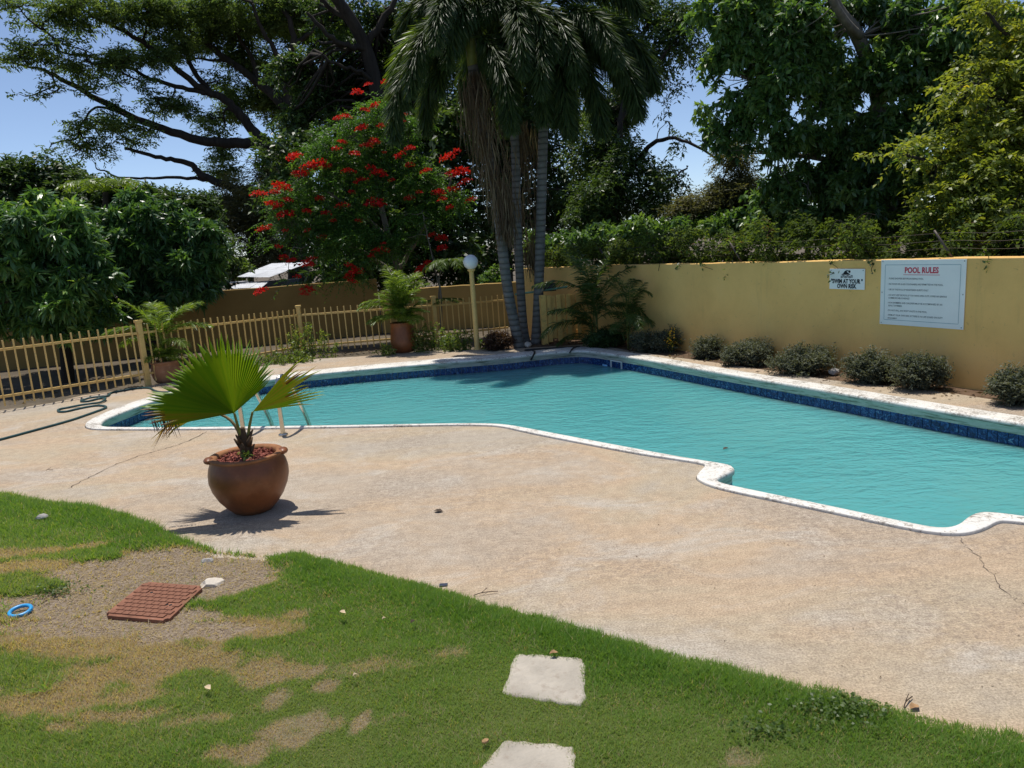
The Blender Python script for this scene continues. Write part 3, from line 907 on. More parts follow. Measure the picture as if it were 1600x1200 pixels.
# board gate
ga, gb = Vector((0.862, 16.103)), Vector((1.86, 16.36))
gang = math.atan2(gb.y - ga.y, gb.x - ga.x)
gate = thing('board_gate', 'ochre board gate between the palms and the wall', 'gate', (ga.x, ga.y, 0), gang)
GL = (gb - ga).length
nb = 9
bw = GL / nb
for k in range(nb):
    y = 0.0 if k % 2 == 0 else 0.045
    hh = 1.04 + random.uniform(-0.012, 0.012)
    z0 = 0.03 if k % 2 == 0 else 0.1
    o = from_bm('board', box_bm((k + 0.5) * bw, y, (hh + z0) / 2, bw * 0.9, 0.022, hh - z0, 0.003), 'gate_paint', gate)
for z in (0.2, 0.86):
    from_bm('rail', box_bm(GL / 2, 0.078, z, GL, 0.035, 0.09, 0.004), 'gate_paint', gate)
from_bm('gate_post', box_bm(-0.07, 0.02, 0.52, 0.12, 0.12, 1.1, 0.006), 'gate_paint', gate)

bb = thing('black_box', 'black box fixed above the board gate behind the palms', 'box', (0.998, 16.72, 1.174))
from_bm('body', box_bm(0, 0, 0.01, 0.27, 0.14, 0.16, 0.012), 'black_plastic', bb)
from_bm('lid', box_bm(0, -0.01, 0.1, 0.29, 0.17, 0.02, 0.006), 'black_plastic', bb)
tb = Tubes()
tb.add([(0.216, 16.95, 1.069), (0.863, 16.68, 1.128), (1.362, 16.4, 1.195)], 0.022, 8)
tag(tb.build('pipe', 'green_pipe'), 'pale green pipe running above the board gate', 'pipe')

# shed
sh = thing('shed', 'metal roofed shed beyond the shaded wall', 'shed', (-8.161, 26, 0.833))
S0 = Vector((-8.161, 26, 0.833))
def rel(p):
    return tuple(Vector(p) - S0)
def sheet(name, A, B, C, D, n, parent, mat='roof_metal', th=0.02):
    """corrugated sheet: A-B low edge, D-C high edge, split in panels"""
    A, B, C, D = (np.array(q) for q in (A, B, C, D))
    nrm = np.cross(B - A, D - A)
    nrm /= np.linalg.norm(nrm)
    for k in range(n):
        t0, t1 = k / n + 0.003, (k + 1) / n - 0.003
        v, f = [], []
        m = 12
        for i in range(m + 1):
            t = t0 + (t1 - t0) * i / m
            off = nrm * (0.02 * math.sin(i * math.pi) + (0.018 if i % 2 else 0) + 0.008 * (k % 2))
            v += [A + (B - A) * t + off, D + (C - D) * t + off]
        for i in range(m):
            f.append((2 * i, 2 * i + 2, 2 * i + 3, 2 * i + 1))
        from_data(name, v, f, mat, parent)
sheet('roof_panel', rel((-8.913, 25, 1.75)), rel((-7.855, 25, 1.655)), rel((-7.287, 28.5, 2.042)), rel((-8.79, 28.5, 2.098)), 4, sh)
sheet('lower_roof_panel', rel((-8.977, 24, 1.409)), rel((-7.828, 24, 1.37)), rel((-7.935, 25.2, 1.523)), rel((-8.84, 25.2, 1.543)), 3, sh)
o = from_bm('wall', box_bm(0, 0, 0, 2.2, 0.1, 1.5), 'shed_wall', sh)
o.location = rel((-8.23, 26.2, 0.778))
o = from_bm('wall', box_bm(0, 0, 0, 0.1, 2.2, 1.3), 'shed_wall', sh)
o.location = rel((-9.131, 26.2, 0.796))
o = from_bm('awning', box_bm(0, 0, 0, 0.7, 0.5, 0.03), 'roof_metal', sh)
o.location = rel((-9.338, 26, 1.56))

# ------------------------------------------------------------------ signs on the long wall
wd = Vector((WB[0] - WA[0], WB[1] - WA[1])).normalized()
wn2 = Vector((-wd.y, wd.x))
if wn2.y > 0:
    wn2 = -wn2
WANG = math.atan2(wd.y, wd.x)
def sign(name, label, px0, w, h, zc, tilt, th=0.012):
    o = thing(name, label, 'sign', (px0[0] + wn2.x * 0.012, px0[1] + wn2.y * 0.012, zc), WANG)
    o.rotation_euler = (0, R(tilt), WANG)
    b = from_bm('board', box_bm(0, 0, 0, w, th, h, 0.002), 'sign_white', o)
    return o
FONT_CACHE = {}
def text(s, x, z, size, mat, parent, align='LEFT', bold=0.0, sx=1.0, name='lettering'):
    c = bpy.data.curves.new(name, 'FONT')
    c.body = s
    c.size = size
    c.align_x = align
    c.align_y = 'CENTER'
    c.offset = bold
    c.resolution_u = 2
    c.materials.append(MATS[mat])
    fo = bpy.data.objects.new('type', c)
    me = bpy.data.meshes.new_from_object(fo)
    bpy.data.objects.remove(fo)
    me.name = name
    o = link(bpy.data.objects.new(name, me), parent)
    o.location = (x, -0.0085, z)
    o.rotation_euler = (R(90), 0, 0)
    o.scale = (sx, 1, 1)
    return o
def wall_at(s):
    return (WA[0] + wd.x * s, WA[1] + wd.y * s)
SIGN_S = 0.0
def bar(parent, x, z, w, h, mat, name):
    from_data(name, [(x - w / 2, -0.0082, z - h / 2), (x + w / 2, -0.0082, z - h / 2), (x + w / 2, -0.0082, z + h / 2), (x - w / 2, -0.0082, z + h / 2)], [(0, 1, 2, 3)], mat, parent)
def wall_hit(p):          # parameter along the wall of a point near it
    return (p[0] - WA[0]) * wd.x + (p[1] - WA[1]) * wd.y
rs = sign('pool_rules_sign', 'large white pool rules board on the ochre wall', wall_at(7.55), 1.16, 0.885, 1.19, 0.3)
for (x, z, w, h) in ((0, 0.375, 1.03, 0.006), (0, -0.375, 1.03, 0.006), (-0.515, 0, 0.006, 0.75), (0.515, 0, 0.006, 0.75)):
    bar(rs, x, z, w, h, 'print_blue', 'border_line')
text('POOL RULES', 0.0, 0.3, 0.105, 'print_red', rs, 'CENTER', 0.004, 0.78)
bar(rs, 0.0, 0.243, 0.5, 0.006, 'print_red', 'underline')
LINES = [(0.19, '- PLEASE SHOWER BEFORE ENTERING POOL.', 0.032), (0.115, '- NO FOOD OR GLASS CONTAINERS ARE PERMITTED IN THE POOL.', 0.032), (0.04, '- USE OF THE POOL BY REGISTERED GUESTS ONLY', 0.032),
         (-0.035, '- DO NOT USE THE POOL IF YOU HAVE OPEN CUTS, SORES OR SERIOUS', 0.032), (-0.075, '  COMMUNICABLE DISEASES', 0.032), (-0.14, '- NON SWIMMERS AND CHILDREN MUST BE ACCOMPANIED BY AN', 0.032),
         (-0.18, '  ADULT SWIMMER.', 0.032), (-0.245, '- DO NOT SPILL ANY BODY WASTE IN THE POOL.', 0.032), (-0.31, '- SWIM AT YOUR OWN RISK AS THERE IS NO LIFE GUARD ON DUTY', 0.032), (-0.352, '  MANAGEMENT', 0.026)]
for z, s, size in LINES:
    text(s, -0.47, z, size, 'print_grey', rs, 'LEFT', 0.0002, 0.79)
bm = bmesh.new()
bmesh.ops.create_uvsphere(bm, u_segments=8, v_segments=5, radius=0.007)
tmp = from_bm('screw', bm, 'print_grey')
screw_me = tmp.data
bpy.data.objects.remove(tmp)
for x in (-0.555, 0.555):
    for z in (-0.42, 0.0, 0.42):
        share('screw', screw_me, rs, (x, -0.007, z))
ss = sign('swim_at_own_risk_sign', 'small white swim at your own risk sign with swimmer symbol', wall_at(6.43), 0.58, 0.295, 1.37, 0.4)
text('"SWIM AT YOUR "', 0.0, -0.035, 0.085, 'print_black', ss, 'CENTER', 0.0035, 0.76)
text('OWN RISK', 0.0, -0.105, 0.085, 'print_black', ss, 'CENTER', 0.0035, 0.76)
def plate(pts, parent, mat, name):
    from_data(name, [(x, -0.0083, z) for x, z in pts], [tuple(range(len(pts)))], mat, parent)
a = np.linspace(0, 2 * math.pi, 15)[:-1]
plate([(0.045 + 0.018 * math.cos(t), 0.108 + 0.018 * math.sin(t)) for t in a], ss, 'print_black', 'swimmer_symbol')
plate([(-0.095, 0.06), (-0.055, 0.085), (-0.035, 0.115), (0.0, 0.128), (0.03, 0.124), (0.03, 0.113), (0.0, 0.113), (0.006, 0.1), (0.05, 0.073), (0.06, 0.062), (0.02, 0.062), (-0.04, 0.062)], ss, 'print_black', 'swimmer_symbol')
for zz in (0.045, 0.026):
    up = [(x, zz + 0.006 * math.sin(x * 90) + 0.006) for x in np.linspace(-0.1, 0.1, 22)]
    plate(up + [(x, z - 0.011) for x, z in up[::-1]], ss, 'print_black', 'wave_symbol')
for x in (-0.265, 0.265):
    share('screw', screw_me, ss, (x, -0.007, 0.125))

# ------------------------------------------------------------------ trees
def tree(name, label, cat='tree', base=(0, 0, 0)):
    return thing(name, label, cat, (0, 0, 0))

# great rain tree, upper left
t = tree('rain_tree', 'huge spreading tree with dark twisting limbs against the sky')
tb = Tubes()
sk = []
T0 = [(-10.741, 37.7, -2.816), (-10.292, 37.7, 1.399), (-10.32, 37.7, 4.549), (-9.478, 37.7, 7.544), (-9.122, 37.7, 8.417)]
sk.append(limb(tb, T0, 0.605, 0.420, 12))
sk.append(limb(tb, [(-10.188, 37.7, 4.849), (-11.17, 37.2, 5.377), (-11.968, 36.7, 5.159), (-13.601, 36.1, 5.058), (-15.382, 35.6, 4.861)], 0.351, 0.160, 9, 0.02))
sk.append(limb(tb, [(-11.48, 37.2, 5.398), (-12.457, 36.7, 5.641), (-13.419, 36.4, 6.068), (-14.173, 36.4, 6.531), (-14.348, 36.4, 6.981), (-15.1, 36.1, 7.145), (-15.831, 35.8, 7.333), (-16.764, 35.1, 7.652)], 0.264, 0.060, 8, 0.02))
sk.append(limb(tb, [(-13.678, 36.4, 6.174), (-15.154, 36.3, 6.383), (-16.182, 35.9, 6.36), (-17.321, 35.5, 6.402), (-18.201, 35.1, 6.908)], 0.107, 0.030, 6, 0.03))
sk.append(limb(tb, [(-9.749, 37.7, 6.352), (-10.739, 37.2, 7.506), (-11.672, 36.9, 7.855), (-13.315, 36.4, 7.841), (-14.728, 36, 8.311), (-16.025, 35.6, 8.846), (-17.432, 35.1, 9.684), (-18.441, 34.6, 10.463), (-19.008, 33.8, 10.857)], 0.351, 0.070, 9, 0.03))
sk.append(limb(tb, [(-16.025, 35.6, 8.846), (-16.66, 35.1, 9.14), (-17.398, 35.1, 9.545), (-17.903, 34.8, 9.336), (-18.385, 34.5, 8.56)], 0.098, 0.030, 6, 0.02))
sk.append(limb(tb, [(-10.739, 37.2, 7.506), (-11.614, 37.4, 8.391), (-12.198, 37.4, 9.313), (-12.706, 37.2, 9.98), (-13.525, 36.9, 10.236), (-14.197, 36.4, 10.97), (-15.132, 35.9, 12.02), (-16.069, 35.1, 12.679), (-17.079, 34.5, 13.1)], 0.293, 0.060, 9, 0.03))
sk.append(limb(tb, [(-13.254, 37.1, 10.142), (-13.909, 37.2, 11.123), (-14.27, 37.2, 12.142), (-14.36, 37.2, 13.132), (-14.626, 36.9, 14.034)], 0.156, 0.050, 7, 0.03))
sk.append(limb(tb, [(-13.474, 36.9, 10.175), (-14.429, 36.4, 10.424), (-15.348, 35.9, 10.662), (-16.046, 35.4, 11.148), (-17.144, 34.6, 11.438), (-18.326, 33.8, 11.584)], 0.136, 0.040, 7, 0.03))
sk.append(limb(tb, [(-9.122, 37.7, 8.417), (-10.093, 38, 9.571), (-11.267, 38.2, 10.634), (-12.506, 38.2, 11.831), (-13.822, 38, 12.882), (-14.768, 37.7, 13.858)], 0.321, 0.070, 9, 0.03))
sk.append(limb(tb, [(-9.352, 37.7, 8.581), (-9.952, 37.7, 9.509), (-9.76, 37.2, 10.85), (-8.917, 36.7, 11.893), (-8.907, 36.4, 12.971), (-9.53, 36.4, 13.827)], 0.293, 0.070, 8, 0.03))
sk.append(limb(tb, [(-9.76, 37.2, 10.85), (-9.92, 36.4, 11.939), (-10.254, 35.9, 12.65), (-10.329, 35.6, 13.504)], 0.156, 0.050, 7, 0.03))
sk.append(limb(tb, [(-11.267, 38.2, 10.634), (-11.498, 38.5, 11.981), (-12.072, 38.5, 13.041), (-12.762, 38.5, 14.098)], 0.146, 0.050, 7, 0.03))
sk.append(limb(tb, [(-12.506, 38.2, 11.831), (-13.534, 38.5, 11.968), (-14.442, 38.5, 12.174)], 0.098, 0.040, 6, 0.03))
sk.append(limb(tb, [(-8.969, 36.7, 11.952), (-7.953, 36.4, 12.361), (-7.274, 36.4, 13.138)], 0.136, 0.050, 6, 0.03))
CL = [(-18.587, 32.5, 13.042, 1.724, 0.517), (-17.237, 33.8, 13.088, 2.091, 0.777), (-15.378, 35.1, 13.448, 2.792, 0.807), (-13.37, 36.4, 13.534, 2.574, 0.901), (-19.605, 32.5, 11.156, 1.149, 0.575), (-18.104, 32.5, 11.452, 1.58, 0.488), (-17.854, 33.8, 11.168, 2.241, 0.598), (-16.362, 34.5, 10.783, 2.135, 0.549), (-15.302, 35.1, 11.3, 1.861, 0.745), (-19.06, 33.1, 9.739, 1.17, 0.293), (-17.516, 33.8, 9.979, 1.643, 0.418),
      (-14.732, 35.8, 9.631, 1.74, 0.538), (-15.354, 35.1, 10.09, 1.396, 0.31), (-13.995, 36.4, 9.349, 1.448, 0.45), (-17.622, 34.5, 8.373, 1.372, 0.671), (-16.797, 35.1, 8.321, 1.706, 0.62), (-18.858, 34.5, 7.828, 1.159, 0.549), (-17.763, 34.5, 7.563, 1.372, 0.457), (-17.097, 35.1, 9.114, 1.241, 0.496), (-14.863, 36.4, 12.401, 1.93, 0.837), (-13.66, 38.4, 12.974, 1.697, 0.882), (-12.678, 39, 13.799, 2.068, 1.172),
      (-10.243, 37.7, 13.705, 2.333, 1), (-8.445, 37.7, 13.531, 1.999, 1.066), (-12.198, 40.3, 12.449, 1.781, 1.069), (-13.768, 38.4, 8.983, 1.29, 0.747), (-13.145, 40.3, 10.336, 1.603, 1.14), (-13.51, 38.4, 7.442, 1.222, 0.815), (-14.014, 39, 6.604, 1.379, 0.689), (-10.383, 40.3, 13.857, 1.781, 1.069), (-7.582, 39, 13.026, 1.724, 1.379), (-15.233, 35.8, 9.245, 1.582, 0.38), (-18.128, 32.5, 12.722, 1.724, 0.402), (-12.899, 37.7, 11.019, 1.333, 0.467), (-10.819, 41.6, 10.74, 2.206, 1.471)]
C = crown('crown', CL, 'leaf_rain', t, 620, 12500, 9, 0.5, 0.2, 0.07, 'pinnate', 0.1, 0.15, sub=(0.13, 0.25), lay=0.55, tmean=0.6)
# second-order boughs carry the twigs
for q in C[::5]:
    allp = np.concatenate(sk)
    a = allp[int(np.argmin(np.linalg.norm(allp - q, axis=1)))]
    ln = np.linalg.norm(q - a)
    if ln > 0.6:
        sk.append(limb(tb, [a, a + (q - a) * 0.4 + rng.normal(size=3) * 0.14 * ln, a + (q - a) * 0.75 + rng.normal(size=3) * 0.1 * ln, q], 0.045 + 0.018 * min(ln, 3), 0.018, 5, 0.02))
twigs(tb, sk, C, 0.03, 0.9, 0.25, 4)
tb.build('trunk', 'bark_dark', t)

# second tall tree, upper centre
t = tree('shade_tree', 'tall dark tree whose trunk forks above the red flowers')
tb = Tubes()
sk = []
sk.append(limb(tb, [(-4.082, 25, -1.341), (-3.764, 25, 3.135), (-3.585, 25, 6.158), (-3.661, 25, 7.435), (-3.815, 25, 8.502), (-4.185, 24.6, 9.397), (-4.582, 24.2, 9.996)], 0.328, 0.160, 10))
sk.append(limb(tb, [(-3.815, 25, 8.502), (-4.274, 24.6, 8.585), (-4.823, 24.2, 8.742), (-5.372, 24, 9.449)], 0.133, 0.048, 7, 0.03))
sk.append(limb(tb, [(-3.896, 25, 8.698), (-3.215, 25, 9.409), (-2.642, 25, 10.119)], 0.156, 0.064, 7, 0.03))
sk.append(limb(tb, [(-4.15, 24.6, 9.358), (-4.72, 24.6, 9.579), (-5.018, 24.4, 9.996)], 0.117, 0.056, 7, 0.02))
sk.append(limb(tb, [(-3.651, 25, 7.532), (-4.095, 24.5, 7.837), (-4.585, 24, 7.852), (-5.028, 24, 8.248)], 0.094, 0.032, 6, 0.03))
sk.append(limb(tb, [(-3.65, 25, 7.143), (-2.732, 25, 8.145), (-1.67, 25.4, 9.037)], 0.125, 0.048, 6, 0.03))
CL = [(-6.241, 26, 8.307, 1.034, 0.735), (-5.703, 26, 7.467, 1.264, 0.827), (-4.995, 26.5, 7.101, 1.171, 0.796), (-5.051, 26.5, 8.542, 1.171, 0.609), (-3.949, 26, 9.932, 1.264, 0.598), (-2.927, 26, 9.67, 1.034, 0.598), (-5.404, 26, 10.026, 1.034, 0.506), (-2.503, 27, 8.694, 0.955, 0.859), (-3.26, 27, 7.704, 1.074, 0.859), (-6.437, 26, 6.702, 1.149, 0.598),
      (-4.558, 27, 7.999, 1.432, 0.955), (-1.54, 27, 9.657, 1.193, 0.955), (-3.707, 28, 9.222, 1.237, 0.891), (-2.436, 27, 7.017, 1.193, 0.955)]
C = crown('crown', CL, 'leaf_dark', t, 240, 5600, 9, 0.4, 0.18, 0.075, 'pinnate', 0.25, 0.1, sub=(0.17, 0.33))
twigs(tb, sk, C, 0.03, 0.7, 0.2, 5)
tb.build('trunk', 'bark_dark', t)

# screens of trees far behind, each its own
def back_tree(name, label, base, top, r, CL, mat, n_sub, n_spray, k, spray, L, Wd, mode='pinnate', droop=0.2, sub=(0.24, 0.45), barkm='bark_dark', frac=0.6, **kw):
    t = tree(name, label)
    tb = Tubes()
    mid = tuple((np.array(base) + np.array(top)) / 2 + rng.normal(size=3) * 0.15)
    sk = [limb(tb, [base, mid, top], r, r * 0.5, 8)]
    C = crown('crown', CL, mat, t, n_sub, n_spray, k, spray, L, Wd, mode, droop, sub=sub, **kw)
    twigs(tb, sk, C, 0.03, frac, 0.2, 4)
    tb.build('trunk', barkm, t)
    return t
back_tree('evergreen_tree', 'dark evergreen tree behind the red flowering tree', (-5.796, 24, -1.067), (-5.209, 24, 4.97), 0.25,
          [(-6.08, 24, 5.221, 1.485, 0.955), (-4.273, 24, 5.292, 1.697, 1.061), (-2.72, 24, 4.802, 1.485, 1.273), (-5.548, 23.5, 3.604, 1.869, 1.246), (-3.598, 23.5, 3.277, 1.869, 1.246), (-2.042, 24, 3.387, 1.485, 1.485), (-1.536, 25, 5.425, 1.326, 1.326), (-4.437, 23, 1.973, 2.236, 0.813), (-1.737, 23.5, 1.775, 1.454, 0.831)],
          'leaf_dark', 150, 5200, 10, 0.45, 0.22, 0.1)
back_tree('evergreen_tree', 'dark bushy tree behind the palm trunks', (0.064, 26, -1.788), (0.239, 26, 3.959), 0.25,
          [(-0.258, 26, 6.085, 1.609, 1.379), (-0.884, 26, 3.609, 1.379, 1.609), (0.43, 27, 3.349, 1.432, 1.909), (2.024, 27, 3.241, 1.432, 1.432), (2.88, 28, 4.601, 1.485, 1.237), (-0.601, 25, 1.238, 1.105, 0.884), (1.64, 26, 1.704, 1.379, 0.689), (0.57, 28, 5.209, 1.732, 1.485), (3.517, 28, 3.183, 1.485, 0.99), (1.6, 28, 6.701, 1.98, 1.485), (0.341, 28, 8.527, 2.97, 1.732), (-1.177, 24, 1.522, 0.955, 0.742)],
          'leaf_dark', 150, 5200, 9, 0.45, 0.22, 0.09)
back_tree('feathery_tree', 'olive grey feathery tree standing above the shed roof', (-11.934, 35, -1.089), (-11.463, 35, 4.221), 0.22,
          [(-11.853, 35, 3.959, 1.392, 1.237), (-10.605, 35, 4.451, 1.392, 1.392), (-11.459, 35, 2.474, 1.547, 0.99), (-12.964, 35, 4.468, 1.083, 1.083), (-10.535, 35, 2.704, 1.237, 1.083), (-12.142, 36, 5.482, 1.273, 0.795), (-10.122, 36, 5.929, 1.591, 1.273)],
          'leaf_grey', 140, 4200, 9, 0.45, 0.19, 0.048)
back_tree('bright_shrub', 'small yellow green bush beside the shed roof', (-9.697, 27, 0.866), (-9.54, 27, 2.005), 0.05,
          [(-9.528, 27, 2.095, 0.382, 0.263), (-9.784, 27, 1.907, 0.286, 0.239), (-9.301, 27, 1.897, 0.286, 0.215)], 'leaf_weed', 24, 420, 8, 0.2, 0.13, 0.07)
back_tree('background_tree', 'round dark tree on the far left skyline', (-18.665, 28, 0.21), (-17.805, 28, 4.636), 0.2,
          [(-17.636, 28, 6.098, 1.114, 0.544), (-16.665, 28, 5.695, 1.114, 0.693), (-17.673, 28, 5.311, 1.485, 0.742), (-15.783, 28, 5.409, 0.94, 0.742), (-16.349, 28, 4.879, 1.485, 0.619), (-18.737, 28, 5.835, 1.237, 0.742)], 'leaf_dark', 90, 2600, 9, 0.4, 0.2, 0.085)
back_tree('background_tree', 'grey green tree on the skyline left of the rain tree limb', (-14.999, 27, 0.07), (-14.294, 27, 4.131), 0.2,
          [(-14.162, 27, 4.895, 1.074, 0.573), (-13.322, 27, 4.507, 1.193, 0.525), (-14.705, 27, 4.381, 1.193, 0.477), (-11.755, 26, 4.306, 1.034, 0.506), (-10.829, 26, 4.646, 0.643, 0.299), (-11.587, 26, 4.677, 0.46, 0.276), (-10.266, 26, 4.035, 0.804, 0.575)], 'leaf_dark', 90, 2800, 9, 0.35, 0.18, 0.08)
back_tree('background_tree', 'dark dense bushes behind the wall under the mango trees', (-12.496, 21.5, 0.543), (-12.203, 21.5, 2.181), 0.1,
          [(-13.944, 20, 2.866, 1.237, 0.884), (-12.92, 20.5, 2.788, 1.268, 0.906), (-11.826, 21, 2.705, 1.299, 0.928), (-10.663, 21.5, 2.618, 1.33, 0.95), (-9.244, 22, 2.513, 1.361, 0.875), (-8.369, 22.5, 2.066, 0.795, 0.497)], 'leaf_dark', 110, 2600, 9, 0.4, 0.22, 0.1, frac=0.2)
# palm crown poking out between them
t = tree('distant_palm', 'small feathery palm crown on the skyline at left', 'palm')
tb = Tubes()
b0 = np.array((-12.785, 25, 4.774))
limb(tb, [(-13.494, 25, 0.634), (-13.113, 25, 2.735), tuple(b0)], 0.12, 0.09, 8)
tb.build('trunk', 'bark_dark', t)
def frond_quads(n_seg, length, rise, fall, leaflet, width, ang=0.0, rings=2, brush=False, taper=0.5, lean=0.6, droopl=0.35, bend=0.9):
    """returns quads of a pinnate frond in local coords: rachis leaves along +X, bends down"""
    t = np.linspace(0, 1, 40)
    el = rise + (fall - rise) * t ** bend
    dx, dz = np.cos(el), np.sin(el)
    x = np.concatenate([[0], np.cumsum((dx[:-1] + dx[1:]) / 2)]) * length / 39
    z = np.concatenate([[0], np.cumsum((dz[:-1] + dz[1:]) / 2)]) * length / 39
    s = np.linspace(0.14, 0.99, n_seg)
    px, pz = np.interp(s, t, x), np.interp(s, t, z)
    tx, tz = np.interp(s, t, dx), np.interp(s, t, dz)
    P, D, LL = [], [], []
    for i in range(n_seg):
        tan = np.array([tx[i], 0, tz[i]])
        up = np.array([-tz[i], 0, tx[i]])
        sd = np.array([0, 1.0, 0])
        env = leaflet * (math.sin(math.pi * min(1, 0.18 + 0.8 * s[i])) ** taper)
        if brush:
            angs = rng.uniform(0, 2 * math.pi, rings)
        else:
            angs = [0.25 + 0.2 * rng.normal(), math.pi - 0.25 + 0.2 * rng.normal()]
        for a in angs:
            d = sd * math.cos(a) + up * math.sin(a) + tan * lean
            d = d / np.linalg.norm(d) + np.array([0, 0, -1]) * droopl * (0.4 if not brush else 0.5) + rng.normal(size=3) * 0.06
            P.append((px[i], 0, pz[i]))
            D.append(d / np.linalg.norm(d))
            LL.append(env * rng.uniform(0.8, 1.12))
    P, D, LL = np.array(P), np.array(D), np.array(LL)
    Q = long_leaf_quads(P, D, LL, width, curl=droopl)
    rach = np.stack([x, 0 * x, z], 1)
    return Q, rach
def frond_mesh(name, mat, tmean=0.5, r0=0.02, tvar=0.14, **kw):
    Q, rach = frond_quads(**kw)
    tb = Tubes()
    tb.add(rach[::4], np.linspace(r0, r0 * 0.2, len(rach[::4])), 5, cap=False)
    V = np.array(tb.v)
    ti = tmean + tvar * rng.normal(size=len(Q))
    fq = np.array([f for f in tb.f if len(f) == 4])
    Q2 = V[fq]
    o = quad_mesh(name, np.concatenate([Q, Q2]), np.concatenate([ti, np.full(len(Q2), min(1, tmean + 0.3))]), mat, kind=None)
    m = o.data
    bpy.data.objects.remove(o)
    return m
dp = [frond_mesh('frond', 'leaf_areca', 0.35, n_seg=26, length=1.5, rise=0.9, fall=-0.6, leaflet=0.4, width=0.045) for _ in range(2)]
for k in range(11):
    share('frond', dp[k % 2], t, tuple(b0), (0, 0, k * 0.57 + 0.2), (1, 1, 1))

# mango trees
def mango(label, CL, base, top, n_sub, n_spray, L, tm):
    t = tree('mango_tree', label)
    tb = Tubes()
    mid = tuple((np.array(base) + np.array(top)) / 2 + np.array([0.1, 0, 0]))
    sk = [limb(tb, [base, mid, top], 0.16, 0.08, 10)]
    C = crown('crown', CL, 'leaf_mango', t, n_sub, n_spray, 12, 0.26, L, L * 0.26, 'whorl', 0.3, 0.35, sub=(0.16, 0.32), long=True, tmean=tm)
    twigs(tb, sk, C, 0.02, 0.8, 0.2, 5)
    tb.build('trunk', 'bark_dark', t)
mango('glossy mango tree leaning over the fence at the left edge', [(-9.764, 15.5, 3.351, 0.822, 0.617), (-9.244, 15.6, 3.319, 0.827, 0.62), (-8.893, 15.6, 2.713, 0.896, 0.62), (-9.859, 15.2, 2.528, 0.94, 0.739), (-8.569, 15.6, 2.298, 0.62, 0.552), (-9.468, 15.2, 1.858, 1.209, 0.605), (-8.748, 15.5, 1.722, 0.822, 0.548), (-10.584, 15, 2.708, 0.928, 0.928), (-8.425, 15.8, 1.813, 0.419, 0.391), (-10.082, 15.2, 1.379, 0.806, 0.296), (-9.965, 15.4, 1.284, 0.953, 0.354), (-9.031, 15.6, 1.198, 0.827, 0.359), (-8.544, 16, 1.329, 0.509, 0.368), (-10.831, 15.2, 1.563, 0.806, 0.537), (-10.919, 17.5, 3.276, 1.392, 0.773), (-9.849, 17.8, 2.765, 1.101, 0.629), (-10.818, 17.5, 2.246, 1.547, 0.773)],  # rear clumps added out of sight to shade the ground behind the fence
      (-9.617, 15.8, -0.669), (-9.38, 15.6, 2.223), 270, 4200, 0.225, 0.58)
mango('darker mango tree behind the potted palm at the fence', [(-8.999, 18.5, 3.621, 0.736, 0.458), (-8.244, 18.6, 3.268, 0.904, 0.625), (-7.468, 18.6, 2.674, 0.625, 0.658), (-8.816, 18.4, 2.536, 0.976, 0.894), (-7.801, 18.4, 2.001, 0.894, 0.618), (-9.281, 18.2, 2.875, 0.724, 0.885), (-7.379, 18.4, 1.659, 0.455, 0.455), (-8.631, 18.3, 1.439, 0.89, 0.404), (-9.408, 18, 1.516, 0.716, 0.477), (-7.148, 19, 2.093, 0.269, 0.369)],
      (-9.273, 18.4, -0.782), (-8.628, 18.4, 1.746), 230, 3300, 0.22, 0.33)

# royal poinciana with red flowers
t = tree('poinciana_tree', 'flowering tree with red blossom clusters behind the fence')
tb = Tubes()
sk = []
BA = (-2.688, 19.6, -0.613)
sk.append(limb(tb, [BA, (-2.628, 19.6, 0.924), (-2.9, 19.6, 2.44), (-3.1, 19.6, 3.749), (-3.181, 19.6, 5.328)], 0.13, 0.04, 8, 0.02))
sk.append(limb(tb, [(-2.664, 19.6, 1.43), (-3.397, 19.4, 2.148), (-4.283, 19.2, 2.694), (-5.16, 19, 3.068)], 0.08, 0.02, 7, 0.02))
sk.append(limb(tb, [(-2.967, 19.6, 2.608), (-3.605, 19.4, 3.293), (-4.318, 19.2, 3.804), (-4.851, 19, 4.289)], 0.06, 0.02, 7, 0.02))
sk.append(limb(tb, [(-2.715, 19.6, 1.767), (-2, 19.2, 2.698), (-1.43, 19, 3.439), (-1.06, 19, 4.033)], 0.07, 0.02, 7, 0.02))
sk.append(limb(tb, [(-3.034, 19.6, 3.584), (-2.36, 19.4, 4.314), (-2.126, 19.4, 5.074)], 0.05, 0.015, 6, 0.02))
sk.append(limb(tb, [(-1.666, 18.4, 0.147), (-1.633, 18.4, 1.26), (-1.687, 18.4, 1.734), (-1.839, 18.4, 2.672), (-1.875, 18.4, 3.131)], 0.03, 0.012, 6, 0.01))
